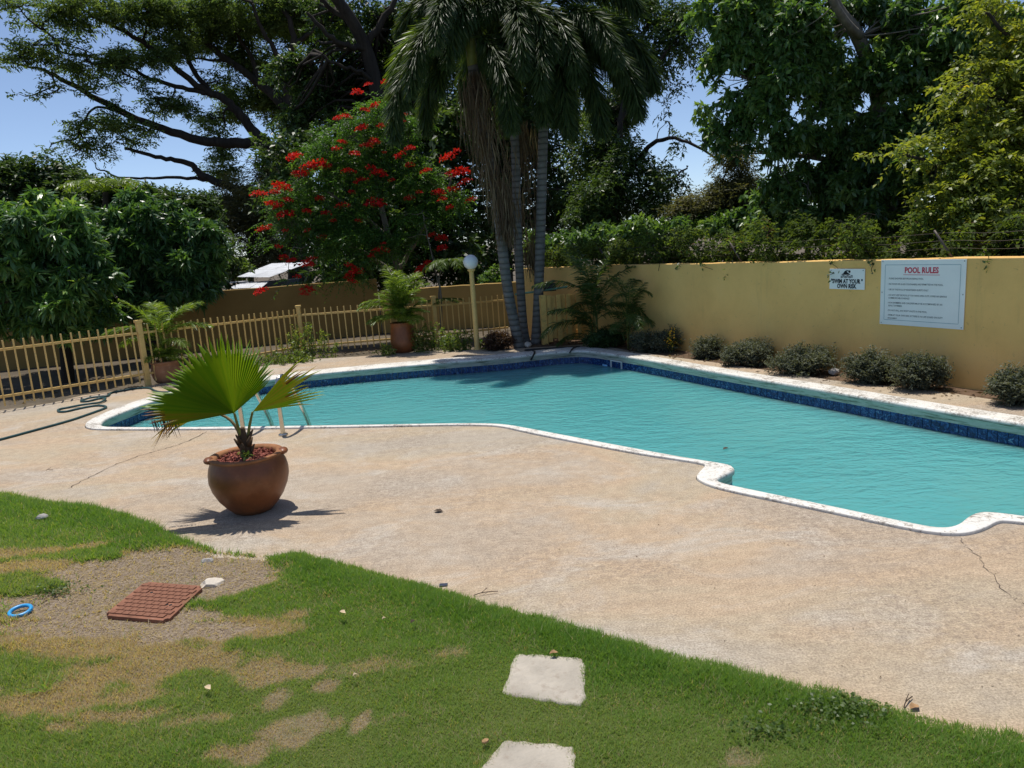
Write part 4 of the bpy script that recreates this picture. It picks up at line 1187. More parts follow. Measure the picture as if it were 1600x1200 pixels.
CL = [(-2.885, 19.6, 5.848, 0.606, 0.243), (-3.397, 19.5, 5.404, 0.776, 0.241), (-2.443, 19.5, 5.264, 0.689, 0.241), (-4.048, 19.3, 4.958, 0.768, 0.256), (-2.782, 19.3, 4.797, 0.853, 0.256), (-4.687, 19.2, 4.759, 0.594, 0.204), (-3.592, 19.1, 4.367, 0.844, 0.236), (-2.179, 19.1, 4.117, 0.76, 0.27), (-4.405, 19, 4.028, 0.84, 0.252), (-3.005, 19, 3.701, 0.756, 0.235), (-1.707, 19, 3.922, 0.672, 0.235),
      (-5.242, 19, 3.698, 0.756, 0.252), (-3.966, 18.8, 3.291, 0.831, 0.249), (-1.415, 18.8, 3.426, 0.748, 0.233), (-5.44, 18.9, 3.162, 0.668, 0.234), (-4.642, 18.8, 2.949, 0.748, 0.233), (-3.56, 18.8, 2.641, 0.914, 0.266), (-2.088, 18.8, 3.008, 0.748, 0.233), (-1.113, 18.8, 3.251, 0.499, 0.233), (-5.714, 18.8, 2.663, 0.465, 0.133), (-4.397, 18.8, 2.305, 0.698, 0.199), (-3.123, 18.7, 2.061, 0.826, 0.198), (-5.117, 18.5, 1.654, 0.36, 0.098), (-2.623, 18.8, 2.419, 0.748, 0.249), (-3.96, 18.7, 1.723, 0.744, 0.165)]
C = crown('crown', CL, 'leaf_poinciana', t, 250, 3100, 16, 0.5, 0.085, 0.03, 'pinnate', 0.35, 0.0, sub=(0.13, 0.3), lay=0.45, depth=0.5, tmean=0.24)
twigs(tb, sk, C, 0.016, 0.7, 0.2, 4)
tb.build('trunk', 'bark_pale', t)
def flower_mesh(r, n):
    u = unit(rng.normal(size=(n, 3)))
    u[:, 2] = np.abs(u[:, 2]) * 0.9 - 0.25
    p = u * r * (rng.random((n, 1)) ** 0.5) * np.array([1.1, 1.1, 0.75])
    d = unit(u + rng.normal(size=(n, 3)) * 0.8)
    Q = leaf_quads(p, d, 0.07, 0.055, 0.1, 0.2)
    o = quad_mesh('flower_cluster', Q, 0.5 + 0.3 * rng.normal(size=n), 'petal_red', kind=None)
    m = o.data
    bpy.data.objects.remove(o)
    return m
fm = [flower_mesh(0.24, 150), flower_mesh(0.2, 100), flower_mesh(0.27, 110), flower_mesh(0.17, 60)]
FLP = [((-2.493, 18.88, 6.238), 0.8), ((-3.245, 18.91, 6.059), 0.9), ((-2.963, 18.9, 6.215), 0.5), ((-2.856, 18.88, 5.719), 1), ((-3.097, 18.87, 5.63), 0.6), ((-2.331, 18.72, 5.288), 1.1), ((-2.165, 18.73, 5.426), 0.5), ((-2.745, 18.86, 5.248), 0.7), ((-3.194, 18.73, 5.199), 0.8), ((-3.76, 18.76, 5.463), 0.6), ((-3.586, 18.92, 5.522), 0.7), ((-3.859, 18.71, 4.765), 0.9), ((-3.706, 18.8, 4.916), 0.6), ((-2.92, 18.73, 4.854), 1), ((-3.133, 18.75, 4.781), 0.7), ((-2.697, 18.63, 4.588), 0.4), ((-4.888, 18.72, 4.641), 1), ((-4.295, 18.73, 4.407), 1.6), ((-4.533, 18.66, 4.356), 1.1), ((-4.741, 18.68, 4.221), 1.1), ((-4.89, 18.67, 4.261), 0.6), ((-3.39, 18.61, 4.603), 0.8), ((-3.605, 18.69, 4.206), 0.8), ((-3.049, 18.67, 4.257), 1), ((-2.896, 18.6, 4.119), 0.9), ((-2.737, 18.53, 4.042), 0.6), ((-3.317, 18.68, 3.959), 0.8), ((-2.325, 18.69, 4.51), 1), ((-2.087, 18.76, 4.653), 0.7), ((-2.121, 18.74, 4.262), 0.7), ((-1.17, 18.73, 4.392), 1), ((-0.943, 18.79, 4.534), 0.7), ((-0.882, 18.62, 4.015), 1.1), ((-1.123, 18.69, 3.978), 0.8), ((-0.807, 18.6, 3.767), 0.8), ((-1.073, 18.67, 3.624), 1.1), ((-1.471, 18.64, 3.542), 0.9), ((-1.393, 18.47, 3.374), 0.7), ((-0.697, 18.47, 3.312), 0.7), ((-1.222, 18.47, 3.181), 0.8), ((-5.275, 18.68, 3.955), 1.2), ((-5.411, 18.56, 3.834), 0.8), ((-5.812, 18.59, 3.818), 0.9), ((-5.505, 18.5, 3.565), 1.1), ((-5.23, 18.5, 3.273), 1.1), ((-5.358, 18.5, 3.494), 0.8), ((-5.76, 18.42, 2.971), 0.8), ((-5.612, 18.48, 3.054), 0.5), ((-5.124, 18.56, 3.633), 0.7), ((-3.02, 18.62, 3.402), 1.5), ((-3.824, 18.56, 3.393), 0.8), ((-4.239, 18.59, 3.254), 0.9), ((-4.095, 18.55, 3.059), 0.5), ((-4.745, 18.55, 2.873), 0.6), ((-4.351, 18.46, 2.691), 0.6), ((-5.242, 18.38, 2.904), 0.6), ((-2.181, 18.62, 3.467), 0.7), ((-3.475, 18.57, 3.018), 0.6), ((-2.985, 18.46, 2.258), 1), ((-3.218, 18.38, 2.151), 0.6), ((-1.471, 18.46, 2.463), 0.8), ((-1.482, 18.33, 2.217), 0.9), ((-1.719, 18.5, 2.542), 0.6), ((-5.351, 18.37, 2.267), 0.9), ((-5.156, 18.3, 2.162), 0.7), ((-4.763, 18.25, 2.075), 1), ((-4.685, 18.42, 2.174), 0.7), ((-5.071, 18.39, 1.781), 0.7), ((-5.937, 18.17, 1.495), 0.9), ((-4.853, 18.31, 1.458), 1), ((-4.906, 18.22, 1.342), 0.6), ((-3.733, 18.26, 1.957), 0.9), ((-3.612, 18.27, 1.794), 1), ((-3.811, 18.35, 1.696), 0.8), ((-3.715, 18.35, 1.564), 0.6), ((-2.864, 18.31, 2.435), 0.5), ((-1.994, 18.34, 1.757), 0.9), ((-1.846, 18.25, 1.904), 0.6), ((-2.082, 18.35, 1.67), 0.7), ((-5.439, 18.36, 2.535), 0.7), ((-4.363, 18.63, 3.616), 0.6), ((-2.588, 18.71, 3.927), 0.6), ((-1.736, 18.64, 4.075), 0.7), ((-3.576, 18.67, 3.717), 0.7), ((-4.67, 18.47, 3.325), 0.6), ((-1.92, 18.49, 3.593), 0.5)]
for i, (p, s) in enumerate(FLP):
    s *= 0.82
    fo_ = share('flower_cluster', fm[i % 4], t, p, (random.uniform(-.3, .3), random.uniform(-.3, .3), random.uniform(0, 6.28)), (s, s, s))
    fo_['kind'] = 'stuff'

# fluffy young poinciana seedling beside the lamp
t = tree('feathery_sapling', 'pale green feathery sapling behind the lamp globe')
tb = Tubes()
limb(tb, [(-1.634, 17.9, 0.047), (-1.541, 17.9, 1.129), (-1.593, 17.9, 1.591), (-1.32, 17.9, 1.906)], 0.025, 0.015, 6)
tb.build('trunk', 'bark_pale', t)
sp = [frond_mesh('frond', 'leaf_weed', 0.3, r0=0.008, n_seg=30, length=0.75, rise=0.5, fall=-0.9, leaflet=0.2, width=0.035, droopl=0.5) for _ in range(2)]
for k in range(10):
    share('frond', sp[k % 2], t, (-1.259, 17.9, 1.902), (0, 0, k * 0.63))
for k in range(6):
    share('frond', sp[k % 2], t, (-1.551, 17.9, 1.007), (0, 0, k * 1.05 + .3), (0.8, 0.8, 0.4))

# foxtail palms
PF = []
for (ri, fa, ln, bn) in ((1.0, -1.45, 3.1, 0.65), (0.7, -1.5, 3.2, 0.55), (0.3, -1.6, 3.0, 0.45), (1.3, -1.1, 2.6, 0.8), (0.8, -1.58, 3.5, 0.5)):
    PF.append(frond_mesh('frond', 'leaf_palm', 0.45, r0=0.035, tvar=0.22, n_seg=150, length=ln, rise=ri, fall=fa, leaflet=0.52, width=0.03, rings=8, brush=True, taper=0.4, lean=0.85, droopl=0.3, bend=bn))
PALE_FROND = frond_mesh('frond', 'leaf_areca', 0.3, r0=0.035, n_seg=120, length=2.7, rise=0.75, fall=-1.45, leaflet=0.52, width=0.03, rings=8, brush=True, taper=0.4, lean=0.85, droopl=0.3, bend=0.6)
def foxtail(label, pts, r0, r1, fr, skirt, skirt_n=1100):
    t = thing('foxtail_palm', label, 'palm')
    tb = Tubes()
    p = smooth_path(pts, 3)
    q = np.linspace(0, 1, len(p))
    # ringed trunk: slight swelling at the leaf scars
    dense = np.stack([np.interp(np.linspace(0, 1, 110), q, p[:, i]) for i in range(3)], 1)
    rr = np.interp(np.linspace(0, 1, 110), [0, 0.06, 0.25, 1], [r0 * 1.25, r0, r0 * 0.86, r1])
    rr = rr * (1 + 0.022 * (np.arange(110) % 4 == 0))
    tb.add(dense, rr, 16)
    tb.build('trunk', 'bark_palm', t)
    top = p[-1]
    tb = Tubes()
    tb.add([top - [0, 0, 0.05], top + [0, 0, 0.35], top + [0, 0, 0.75]], [r1 * 1.02, r1 * 1.1, r1 * 0.5], 14)
    tb.build('crownshaft', 'petiole', t)
    for (mi, az, dz, s) in fr:
        m = PALE_FROND if mi < 0 else PF[mi]
        share('frond', m, t, (top[0], top[1], top[2] + 0.6 + dz), (0, 0, R(az)), (s, s, s))
    if skirt:
        P0 = np.array(skirt[0])
        n = skirt_n
        tt = rng.random(n)
        path = smooth_path(skirt, 2)
        qq = np.linspace(0, 1, len(path))
        o = np.stack([np.interp(tt, qq, path[:, i]) for i in range(3)], 1)
        wv = np.interp(tt, [0, 0.15, 0.6, 1], [0.08, 0.34, 0.3, 0.1])[:, None]
        off = rng.normal(size=(n, 3)) * np.array([1, 1, 0.3]) * wv * 0.55
        d = unit(np.array([0, 0, -1.0]) + rng.normal(size=(n, 3)) * np.array([0.16, 0.16, 0.1]))
        Q = long_leaf_quads(o + off, d, rng.uniform(0.35, 0.75, n), 0.02, 0.05)
        ti = rng.random(n)
        quad_mesh('dead_skirt', Q, np.concatenate([ti, ti]), 'thatch', t)
foxtail('left foxtail palm with a shaggy brown skirt, trunk leaning left', [(0.22, 15.9, -0.04), (0.183, 15.9, 0.243), (0.034, 15.9, 1.287), (-0.02, 15.9, 2.632), (-0.109, 15.9, 3.81), (-0.277, 15.9, 5.084), (-0.349, 15.9, 5.829)], 0.13, 0.105,
        [(-1, 183, 0.1, 0.9), (4, 204, -0.25, 0.86), (2, 305, -0.1, 0.85), (1, 130, 0, 0.9), (3, 30, 0.1, 0.85), (3, 150, 0.35, 0.85), (0, 90, 0.1, 0.9), (0, 250, 0.3, 0.8), (1, 225, 0.15, 0.8), (0, 330, 0.2, 0.85)],
        [(-0.331, 15.7, 5.637), (-0.281, 15.6, 4.908), (-0.166, 15.6, 4.034), (0.092, 15.7, 3.266), (0.135, 15.7, 2.746)])
foxtail('middle foxtail palm with a straight dark trunk', [(0.391, 16.4, -0.006), (0.346, 16.4, 0.17), (0.331, 16.4, 1.238), (0.353, 16.4, 2.62), (0.416, 16.4, 3.957), (0.432, 16.4, 4.999), (0.475, 16.4, 6.014)], 0.11, 0.09,
        [(2, 262, 0, 0.9), (2, 292, 0.1, 0.95), (0, 230, 0.1, 0.9), (1, 60, 0.1, 1), (0, 120, 0.1, 1), (3, 195, 0.3, 0.9), (3, 335, 0.35, 0.9), (1, 275, 0.25, 0.85), (1, 310, 0.2, 0.9), (1, 210, 0.2, 0.85)],
        [(0.639, 16.6, 4.758), (0.633, 16.6, 3.83), (0.619, 16.6, 2.745), (0.627, 16.6, 1.982)], 450)
foxtail('right foxtail palm with pale ringed trunk and wide drooping fronds', [(0.585, 16.3, -0.05), (0.613, 16.3, 0.163), (0.735, 16.3, 1.216), (0.861, 16.3, 2.583), (0.954, 16.3, 3.646), (1.044, 16.3, 4.684), (1.173, 16.3, 5.694)], 0.125, 0.1,
        [(0, 350, 0.0, 1.0), (0, 12, 0.15, 1.02), (1, 332, 0.0, 0.95), (2, 282, -0.1, 0.85), (1, 70, 0.0, 0.95), (3, 350, 0.4, 0.95), (1, 120, 0.1, 0.9), (3, 215, 0.3, 0.75), (0, 312, 0.1, 0.85), (1, 345, -0.1, 0.9), (2, 318, 0.0, 0.9), (1, 262, 0.1, 0.8)], None)

# sparse feathery tree right of the palms
t = tree('feathery_tree', 'sparse tree with thin arching branches right of the palms')
tb = Tubes()
sk = []
sk.append(limb(tb, [(3.169, 22, -0.617), (3.189, 22, 2.027), (3.493, 22, 3.465), (4.125, 22, 4.494), (4.786, 21.6, 4.887), (5.348, 21, 4.598), (6.067, 20.5, 3.94)], 0.14, 0.02, 8, 0.02))
sk.append(limb(tb, [(3.267, 22, 1.651), (3.193, 22.4, 2.96), (3.491, 22.6, 4.788), (4.109, 23, 6.79), (4.629, 23, 8.165), (5.034, 23, 9.173)], 0.13, 0.05, 7, 0.03))
sk.append(limb(tb, [(3.742, 22.8, 5.522), (4.501, 22.6, 6.68), (5.22, 22.4, 7.452), (5.878, 22.4, 8.258)], 0.07, 0.03, 6, 0.03))
sk.append(limb(tb, [(3.338, 22.2, 3.49), (4.018, 21.6, 3.579), (4.841, 21.2, 3.666), (5.245, 21, 3.963)], 0.05, 0.02, 6, 0.03))
CL = [(3.713, 23, 8.571, 0.915, 0.569), (4.647, 23, 8.683, 1.016, 0.488), (5.445, 22.5, 8.146, 0.795, 0.597), (5.791, 22.5, 7.354, 0.477, 0.557), (4.982, 23, 7.529, 0.813, 0.529), (4.586, 23, 6.937, 0.61, 0.488), (5.214, 22.5, 6.437, 0.438, 0.438), (3.935, 22, 4.329, 0.7, 0.544), (4.428, 21.8, 3.744, 0.771, 0.424), (3.168, 22, 3.667, 0.972, 0.661), (4.073, 22, 3.064, 0.972, 0.506), (5.026, 21.5, 4.634, 0.418, 0.304), (4.985, 22, 5.575, 0.311, 0.35),
      (2.97, 23, 4.688, 0.813, 0.813), (4.992, 21.5, 3.418, 0.532, 0.266), (2.578, 22, 2.985, 0.972, 0.7), (3.756, 24, 6.088, 0.849, 0.849), (5.189, 22, 2.989, 0.778, 0.311)]
C = crown('crown', CL, 'leaf_dark', t, 230, 4600, 8, 0.42, 0.15, 0.055, 'pinnate', 0.35, 0.0, sub=(0.2, 0.42), tmean=0.6)
twigs(tb, sk, C, 0.02, 0.9, 0.25, 4)
tb.build('trunk', 'bark_dark', t)
back_tree('feathery_tree', 'grey brown feathery bush on the skyline above the vines', (6.222, 20, 1.137), (6.24, 20, 2.648), 0.08,
          [(6.246, 20, 3.142, 0.795, 0.46), (6.751, 20, 2.778, 0.707, 0.424), (5.734, 20, 2.848, 0.636, 0.389), (6.257, 20, 4.036, 0.601, 0.389), (5.091, 20.5, 2.748, 0.652, 0.362)], 'leaf_grey', 110, 2600, 9, 0.35, 0.13, 0.03, frac=0.25)

back_tree('background_tree', 'low dense trees filling the view behind the vine wall', (7.153, 18, 0.828), (7.148, 18, 2.199), 0.1,
          [(1.34, 21, 2.063, 0.928, 0.408), (2.539, 20.5, 2.154, 1.087, 0.435), (3.674, 20, 2.191, 1.061, 0.424), (5.041, 20, 2.264, 1.061, 0.389), (6.086, 19, 2.299, 1.008, 0.42), (6.84, 18, 2.22, 0.955, 0.445), (7.622, 17, 2.14, 0.902, 0.451), (8.406, 16, 2.059, 0.99, 0.481), (8.556, 14, 1.995, 0.99, 0.495), (9.062, 13, 1.933, 0.919, 0.575)], 'leaf_broad', 160, 4200, 8, 0.35, 0.17, 0.08, 'whorl', 0.5, frac=0.0)
# large broad leaved tree, upper right
t = tree('broadleaf_tree', 'large broad leaved tree with a pale limb above the wall')
tb = Tubes()
sk = []
sk.append(limb(tb, [(8.222, 15.5, -0.756), (8.004, 15.5, 2.331), (7.651, 15.3, 4.57), (7.044, 15, 5.714), (6.583, 14.8, 6.027), (6.311, 14.6, 6.425)], 0.2, 0.085, 10))
sk.append(limb(tb, [(7.107, 15, 5.618), (6.538, 14.3, 5.67), (6.125, 13.9, 5.903), (5.824, 13.6, 6.19)], 0.085, 0.06, 8))
sk.append(limb(tb, [(7.844, 15.4, 3.967), (6.445, 15, 4.476), (5.328, 15, 5.019)], 0.1, 0.03, 7, 0.02))
sk.append(limb(tb, [(7.987, 15.5, 2.971), (6.758, 15.4, 3.421), (5.393, 15.2, 3.614)], 0.1, 0.03, 7, 0.02))
CL = [(4.359, 15, 6.116, 0.597, 0.597), (5.09, 15, 6.182, 0.729, 0.464), (5.665, 14.6, 5.698, 0.774, 0.645), (4.715, 15, 5.407, 0.729, 0.53), (5.426, 14.6, 4.814, 0.774, 0.581), (4.356, 15.5, 5.068, 0.384, 0.329), (4.952, 15, 4.457, 0.663, 0.477), (4.343, 15.5, 4.339, 0.384, 0.411), (4.571, 15, 3.887, 0.597, 0.371), (5.425, 14.6, 3.893, 0.645, 0.465), (6.23, 14.8, 5.146, 0.589, 0.589), (6.45, 15, 4.001, 0.663, 0.53),
      (7.183, 15, 4.897, 0.663, 0.663), (7.272, 15.5, 6.184, 0.754, 0.493), (7.776, 15, 5.78, 0.795, 0.597), (8.018, 14.5, 4.848, 0.769, 0.641), (7.332, 15, 3.702, 0.795, 0.597), (7.928, 14.5, 3.943, 0.769, 0.577), (5.7, 15, 3.206, 0.597, 0.477), (6.585, 15, 3.146, 0.663, 0.477), (5.955, 15, 2.573, 0.729, 0.345), (6.743, 14.5, 2.494, 0.769, 0.359), (7.591, 14.5, 3.032, 0.705, 0.513), (8.398, 14, 5.573, 0.742, 0.619), (9.102, 14, 5.208, 0.742, 0.619), (5.364, 15.5, 2.639, 0.411, 0.274),
      (8.036, 14, 3.069, 0.742, 0.557), (9.004, 14.5, 4.216, 0.897, 0.769), (5.512, 15.5, 6.531, 0.959, 0.411), (9.641, 14, 3.862, 0.742, 0.866), (9.246, 14, 2.529, 0.742, 0.742), (5.626, 15.5, 2.3, 0.822, 0.301), (6.598, 15.3, 2.189, 0.811, 0.325), (7.494, 15, 2.157, 0.795, 0.345), (7.128, 15.2, 2.779, 0.806, 0.403), (7.163, 16, 2.938, 0.849, 0.481), (7.979, 16, 2.751, 0.849, 0.424)]
C = crown('crown', CL, 'leaf_broad', t, 520, 12000, 8, 0.28, 0.155, 0.07, 'whorl', 0.6, 0.1, sub=(0.16, 0.32), tmean=0.5)
twigs(tb, sk, C, 0.016, 0.6, 0.2, 4)
tb.build('trunk', 'bark_pale', t)
# yellow-green layered tree at the right edge
t = tree('layered_tree', 'yellow green tree with layered sprays at the right edge')
tb = Tubes()
sk = []
sk.append(limb(tb, [(9.44, 11.5, -1.066), (9.044, 11.5, 1.407), (8.705, 11.5, 3.329), (8.416, 11.5, 4.697)], 0.16, 0.07, 9))
sk.append(limb(tb, [(9.029, 11.5, 1.604), (7.64, 11, 2.433), (6.565, 10.8, 2.846), (5.647, 10.8, 3.083)], 0.06, 0.015, 7, 0.01))
sk.append(limb(tb, [(8.858, 11.5, 2.574), (7.713, 11.2, 3.529), (6.818, 11, 3.989)], 0.06, 0.015, 7, 0.01))
sk.append(limb(tb, [(8.705, 11.5, 3.329), (7.66, 11.2, 4.409), (6.954, 11, 4.911)], 0.06, 0.015, 7, 0.01))
CL = [(7.389, 11.4, 5.066, 0.453, 0.141), (7.644, 11.2, 4.668, 0.495, 0.139), (7.565, 11.2, 4.459, 0.396, 0.158), (7.207, 11.2, 4.266, 0.495, 0.139), (7.544, 11, 4.027, 0.535, 0.156), (6.731, 11, 3.909, 0.389, 0.117), (7.384, 11, 3.649, 0.583, 0.136), (6.557, 11, 3.704, 0.389, 0.107), (7.011, 10.9, 3.397, 0.53, 0.145), (5.646, 10.8, 3.1, 0.363, 0.086), (6.097, 10.8, 3.183, 0.43, 0.124), (6.671, 10.7, 3.132, 0.567, 0.142), (7.368, 10.8, 3.141, 0.477, 0.191), (5.922, 10.8, 2.977, 0.382, 0.086), (6.411, 10.7, 2.89, 0.52, 0.132), (7.073, 10.6, 2.774, 0.562, 0.169),
      (6.273, 10.6, 2.629, 0.422, 0.131), (6.8, 10.5, 2.456, 0.557, 0.167), (7.234, 10.4, 2.247, 0.46, 0.257), (6.528, 10.4, 2.166, 0.46, 0.184), (6.942, 10.2, 1.873, 0.451, 0.18), (6.195, 10.6, 2.329, 0.375, 0.15), (8.11, 11, 3.731, 0.583, 0.583), (7.996, 10.6, 2.381, 0.562, 0.656)]
C = crown('crown', CL, 'leaf_yellow', t, 330, 7200, 10, 0.3, 0.085, 0.045, 'pinnate', 0.25, 0.05, sub=(0.2, 0.4), lay=0.35)
twigs(tb, sk, C, 0.011, 0.7, 0.2, 4)
tb.build('trunk', 'bark_dark', t)

# ------------------------------------------------------------------ vines over the wall and the barbed wire
perp = Vector((-wn2.x, -wn2.y))
vh = thing('vine_hedge', 'tangled green vines heaped along the wall top', 'vines')
CLV = []
for i in range(46):
    s = -2.2 + i * 0.31
    hgt = float(np.interp(s, [-2.2, 0, 2, 4, 6, 8, 12], [0.22, 0.26, 0.31, 0.33, 0.3, 0.27, 0.27])) * random.uniform(0.85, 1.15)
    bx, by = wall_at(max(s, -0.0)) if s >= 0 else (WA[0] + s * 0.8, WA[1] - s * 0.62)
    o = random.uniform(0.12, 0.6) + (0.25 if 6.6 < s < 8.5 else 0)
    CLV.append((bx + perp.x * o, by + perp.y * o, 1.76 + hgt * random.uniform(0.6, 1.0), 0.32, hgt * 0.75))
    CLV.append((bx + perp.x * (o + 0.3), by + perp.y * (o + 0.3), 1.55, 0.35, 0.3))
C = crown('crown', CLV, 'leaf_vine', vh, 420, 7400, 8, 0.22, 0.066, 0.05, 'pinnate', 0.3, 0.1, sub=(0.25, 0.5), depth=0.9)
tb = Tubes()
for i in range(170):
    c = C[rng.integers(len(C))]
    d = unit(rng.normal(size=3) * np.array([1, 1, 0.7]))
    p = smooth_path([c - d * 0.35, c + rng.normal(size=3) * 0.12, c + d * 0.35 + [0, 0, -0.1]], 2)
    tb.add(p, 0.005, 4, cap=False)
tb.build('stem', 'bark_dark', vh)['kind'] = 'stuff'
# trailing sprigs over the wall face
def sprig(s, z, n, parent, mat='leaf_dark', ln=0.3):
    bx, by = wall_at(s)
    P0 = np.array([bx + wn2.x * 0.03, by + wn2.y * 0.03, z])
    tb = Tubes()
    pts = [P0 + np.array([wd.x * 0.04 * k * random.uniform(-1, 1.6), wd.y * 0.04 * k * random.uniform(-1, 1.6), -ln * k / 4]) for k in range(5)]
    pp = smooth_path(pts, 2)
    tb.add(pp, 0.004, 4)
    tb.build('stem', 'bark_dark', parent)
    q = pp[rng.integers(0, len(pp), n)] + rng.normal(size=(n, 3)) * 0.03 + np.array([wn2.x, wn2.y, 0]) * 0.03
    d = unit(rng.normal(size=(n, 3)) + np.array([0, 0, -0.4]))
    quad_mesh('leaf_spray', leaf_quads(q, d, 0.06, 0.04), rng.random(n) * 0.6, mat, parent)
sprig(6.2, 1.66, 15, vh, ln=0.24)
sprig(6.85, 1.66, 10, vh, ln=0.2)
for s in (1.3, 2.9, 3.5, 0.6, 0.3, 8.4):
    sprig(s, 1.66, 9, vh, ln=0.14)
bw = thing('barbed_wire_fence', 'rusty barbed wire strands on angled brackets above the wall', 'wire fence')
for z, o in ((1.75, 0.05), (1.85, -0.02), (1.95, -0.08)):
    tb = Tubes()
    pts = []
    for i in range(28):
        s = -0.1 + i * 0.5
        x, y = wall_at(s)
        pts.append((x + perp.x * (0.1 + o), y + perp.y * (0.1 + o), z + 0.02 * math.sin(i * 2.1)))
    tb.add(smooth_path(pts, 1), 0.002, 4)
    tb.build('wire', 'wire', bw)
for s in (0.5, 2.3, 4.3, 7.9):
    x, y = wall_at(s)
    a = Vector((x + perp.x * 0.12, y + perp.y * 0.12, 1.6))
    b = a + Vector((-wd.x * 0.22 + wn2.x * 0.1, -wd.y * 0.22 + wn2.y * 0.1, 0.4))
    tb = Tubes()
    tb.add([a, (a + b) / 2, b], 0.017, 6)
    tb.build('bracket', 'wire', bw)

# ------------------------------------------------------------------ planting bed, shrubs and small palms
bed_pts = [(-0.291, 15.673), (0.743, 15.747), (1.775, 15.723), (2.496, 14.022), (3.566, 12.217), (4.545, 10.275), (5.467, 9.061), (5.847, 8.212), (8.2, 4.0)]
bk = [(8.5, 4.3), wall_at(9), wall_at(6), wall_at(3), WA, (0.9, 17.1), (-0.3, 18.0), (-0.7, 17.2)]
bp = [tuple(p) for p in bed_pts] + bk
from_data('planting_bed', [(p[0], p[1] + 0.03, -0.012) for p in bp], [tuple(range(len(bp)))], 'soil_bed')
tag(bpy.data.objects['planting_bed'], kind='structure')
def shrub(label, c, w, h, mat='leaf_silver', n=900, name='silver_shrub', group=None, L=0.045, tm=0.5):
    t = thing(name, label, 'shrub', (c[0], c[1], 0), 0, group)
    j = lambda a: a * random.uniform(0.75, 1.3)
    cl = [(0, 0, h * 0.42, w * 0.42, h * 0.38), (-w * j(0.24), 0.02, h * j(0.4), w * j(0.27), h * j(0.36)), (w * j(0.24), -0.02, h * j(0.42), w * j(0.27), h * j(0.38)), (0, -0.08, h * 0.32, w * 0.4, h * 0.3), (w * random.uniform(-.3, .3), 0, h * j(0.6), w * 0.16, h * j(0.3))]
    C = crown('foliage', cl, mat, t, 60, n, 9, 0.13, L, L * 0.4, 'pinnate', 0.0, 0.7, sub=(0.3, 0.5), tmean=tm)
    tb = Tubes()
    for q in C[::2]:
        tb.add(smooth_path([(q[0] * 0.2, q[1] * 0.2, -0.02), (q[0] * 0.6, q[1] * 0.6, q[2] * 0.5), tuple(q)], 1), 0.006, 4, cap=False)
    tb.build('stem', 'bark_dark', t)
    return t
GS = 'silvery shrubs along the ochre wall'
shrub('silvery shrub nearest the corner palms along the wall', (2.646, 14.035), 0.5, 0.38, group=GS)
shrub('silvery shrub with yellow flowers beside it, near the corner palms', (2.958, 13.881), 0.5, 0.41, group=GS)
shrub('small round silvery shrub, third along the wall from the corner palms', (3.463, 12.912), 0.55, 0.36, group=GS)
shrub('silvery shrub along the wall left of the swim sign', (3.904, 11.933), 0.85, 0.41, n=1300, group=GS)
shrub('silvery shrub directly below the swim at your own risk sign', (4.429, 10.913), 0.85, 0.42, n=1300, group=GS)
shrub('silvery shrub under the left side of the pool rules board', (4.894, 9.943), 0.72, 0.45, n=1200, group=GS)
shrub('silvery shrub under the right half of the pool rules board', (5.262, 9.347), 0.68, 0.47, n=1200, group=GS)
shrub('dark silvery shrub cut off by the right photo edge', (5.787, 8.231), 0.62, 0.45, n=1200, group=GS)
shrub('low dark shrub at the foot of the corner palms', (1.967, 15.115), 0.8, 0.3, 'leaf_dark', 900, 'low_shrub', L=0.06)
shrub('brown leafed mound beside the palm trunks', (-0.25, 15.751), 0.6, 0.36, 'leaf_red', 900, 'brown_shrub', L=0.06)
yf = thing('yellow_flowers', 'small yellow flowers beside the silvery shrub', 'flowers', (3.022, 13.68) + (0,))
n = 60
quad_mesh('blossoms', leaf_quads(rng.normal(size=(n, 3)) * [0.05, 0.05, 0.1] + [0, 0, 0.25], unit(rng.normal(size=(n, 3))), 0.04, 0.035), rng.random(n), 'petal_yellow', yf)
n = 60
quad_mesh('foliage', leaf_quads(rng.normal(size=(n, 3)) * [0.06, 0.06, 0.09] + [0, 0, 0.15], unit(rng.normal(size=(n, 3))), 0.06, 0.03), rng.random(n), 'leaf_weed', yf)
def weeds(label, c, w, h, n_st, tm=0.5):
    t = thing('weed_clump', label, 'weeds', (c[0], c[1], 0))
    tb = Tubes()
    P, D, T = [], [], []
    for k in range(n_st):
        x, y = random.gauss(0, w * 0.3), random.gauss(0, 0.12)
        hh = h * random.uniform(0.3, 1.0) * math.exp(-(x / w) ** 2 * 2)
        top = np.array([x * 1.15 + random.gauss(0, 0.05), y + random.gauss(0, 0.05), hh])
        pp = smooth_path([(x, y, -0.03), (x * 1.02, y, hh * 0.5), tuple(top)], 2)
        tb.add(pp, 0.004, 4, cap=False)
        m = int(14 + 46 * hh)
        q = pp[rng.integers(1, len(pp), m)]
        P.append(q + rng.normal(size=(m, 3)) * 0.02)
        D.append(unit(rng.normal(size=(m, 3)) + [0, 0, 0.35]))
        T.append(tm + 0.2 * rng.normal(size=m) + 0.1 * random.gauss(0, 1))
    P, D, T = np.concatenate(P), np.concatenate(D), np.concatenate(T)
    quad_mesh('foliage', leaf_quads(P, D, rng.uniform(0.035, 0.085, len(P)), rng.uniform(0.02, 0.045, len(P))), T, 'leaf_weed', t)
    tb.build('stem', 'petiole', t)['kind'] = 'stuff'
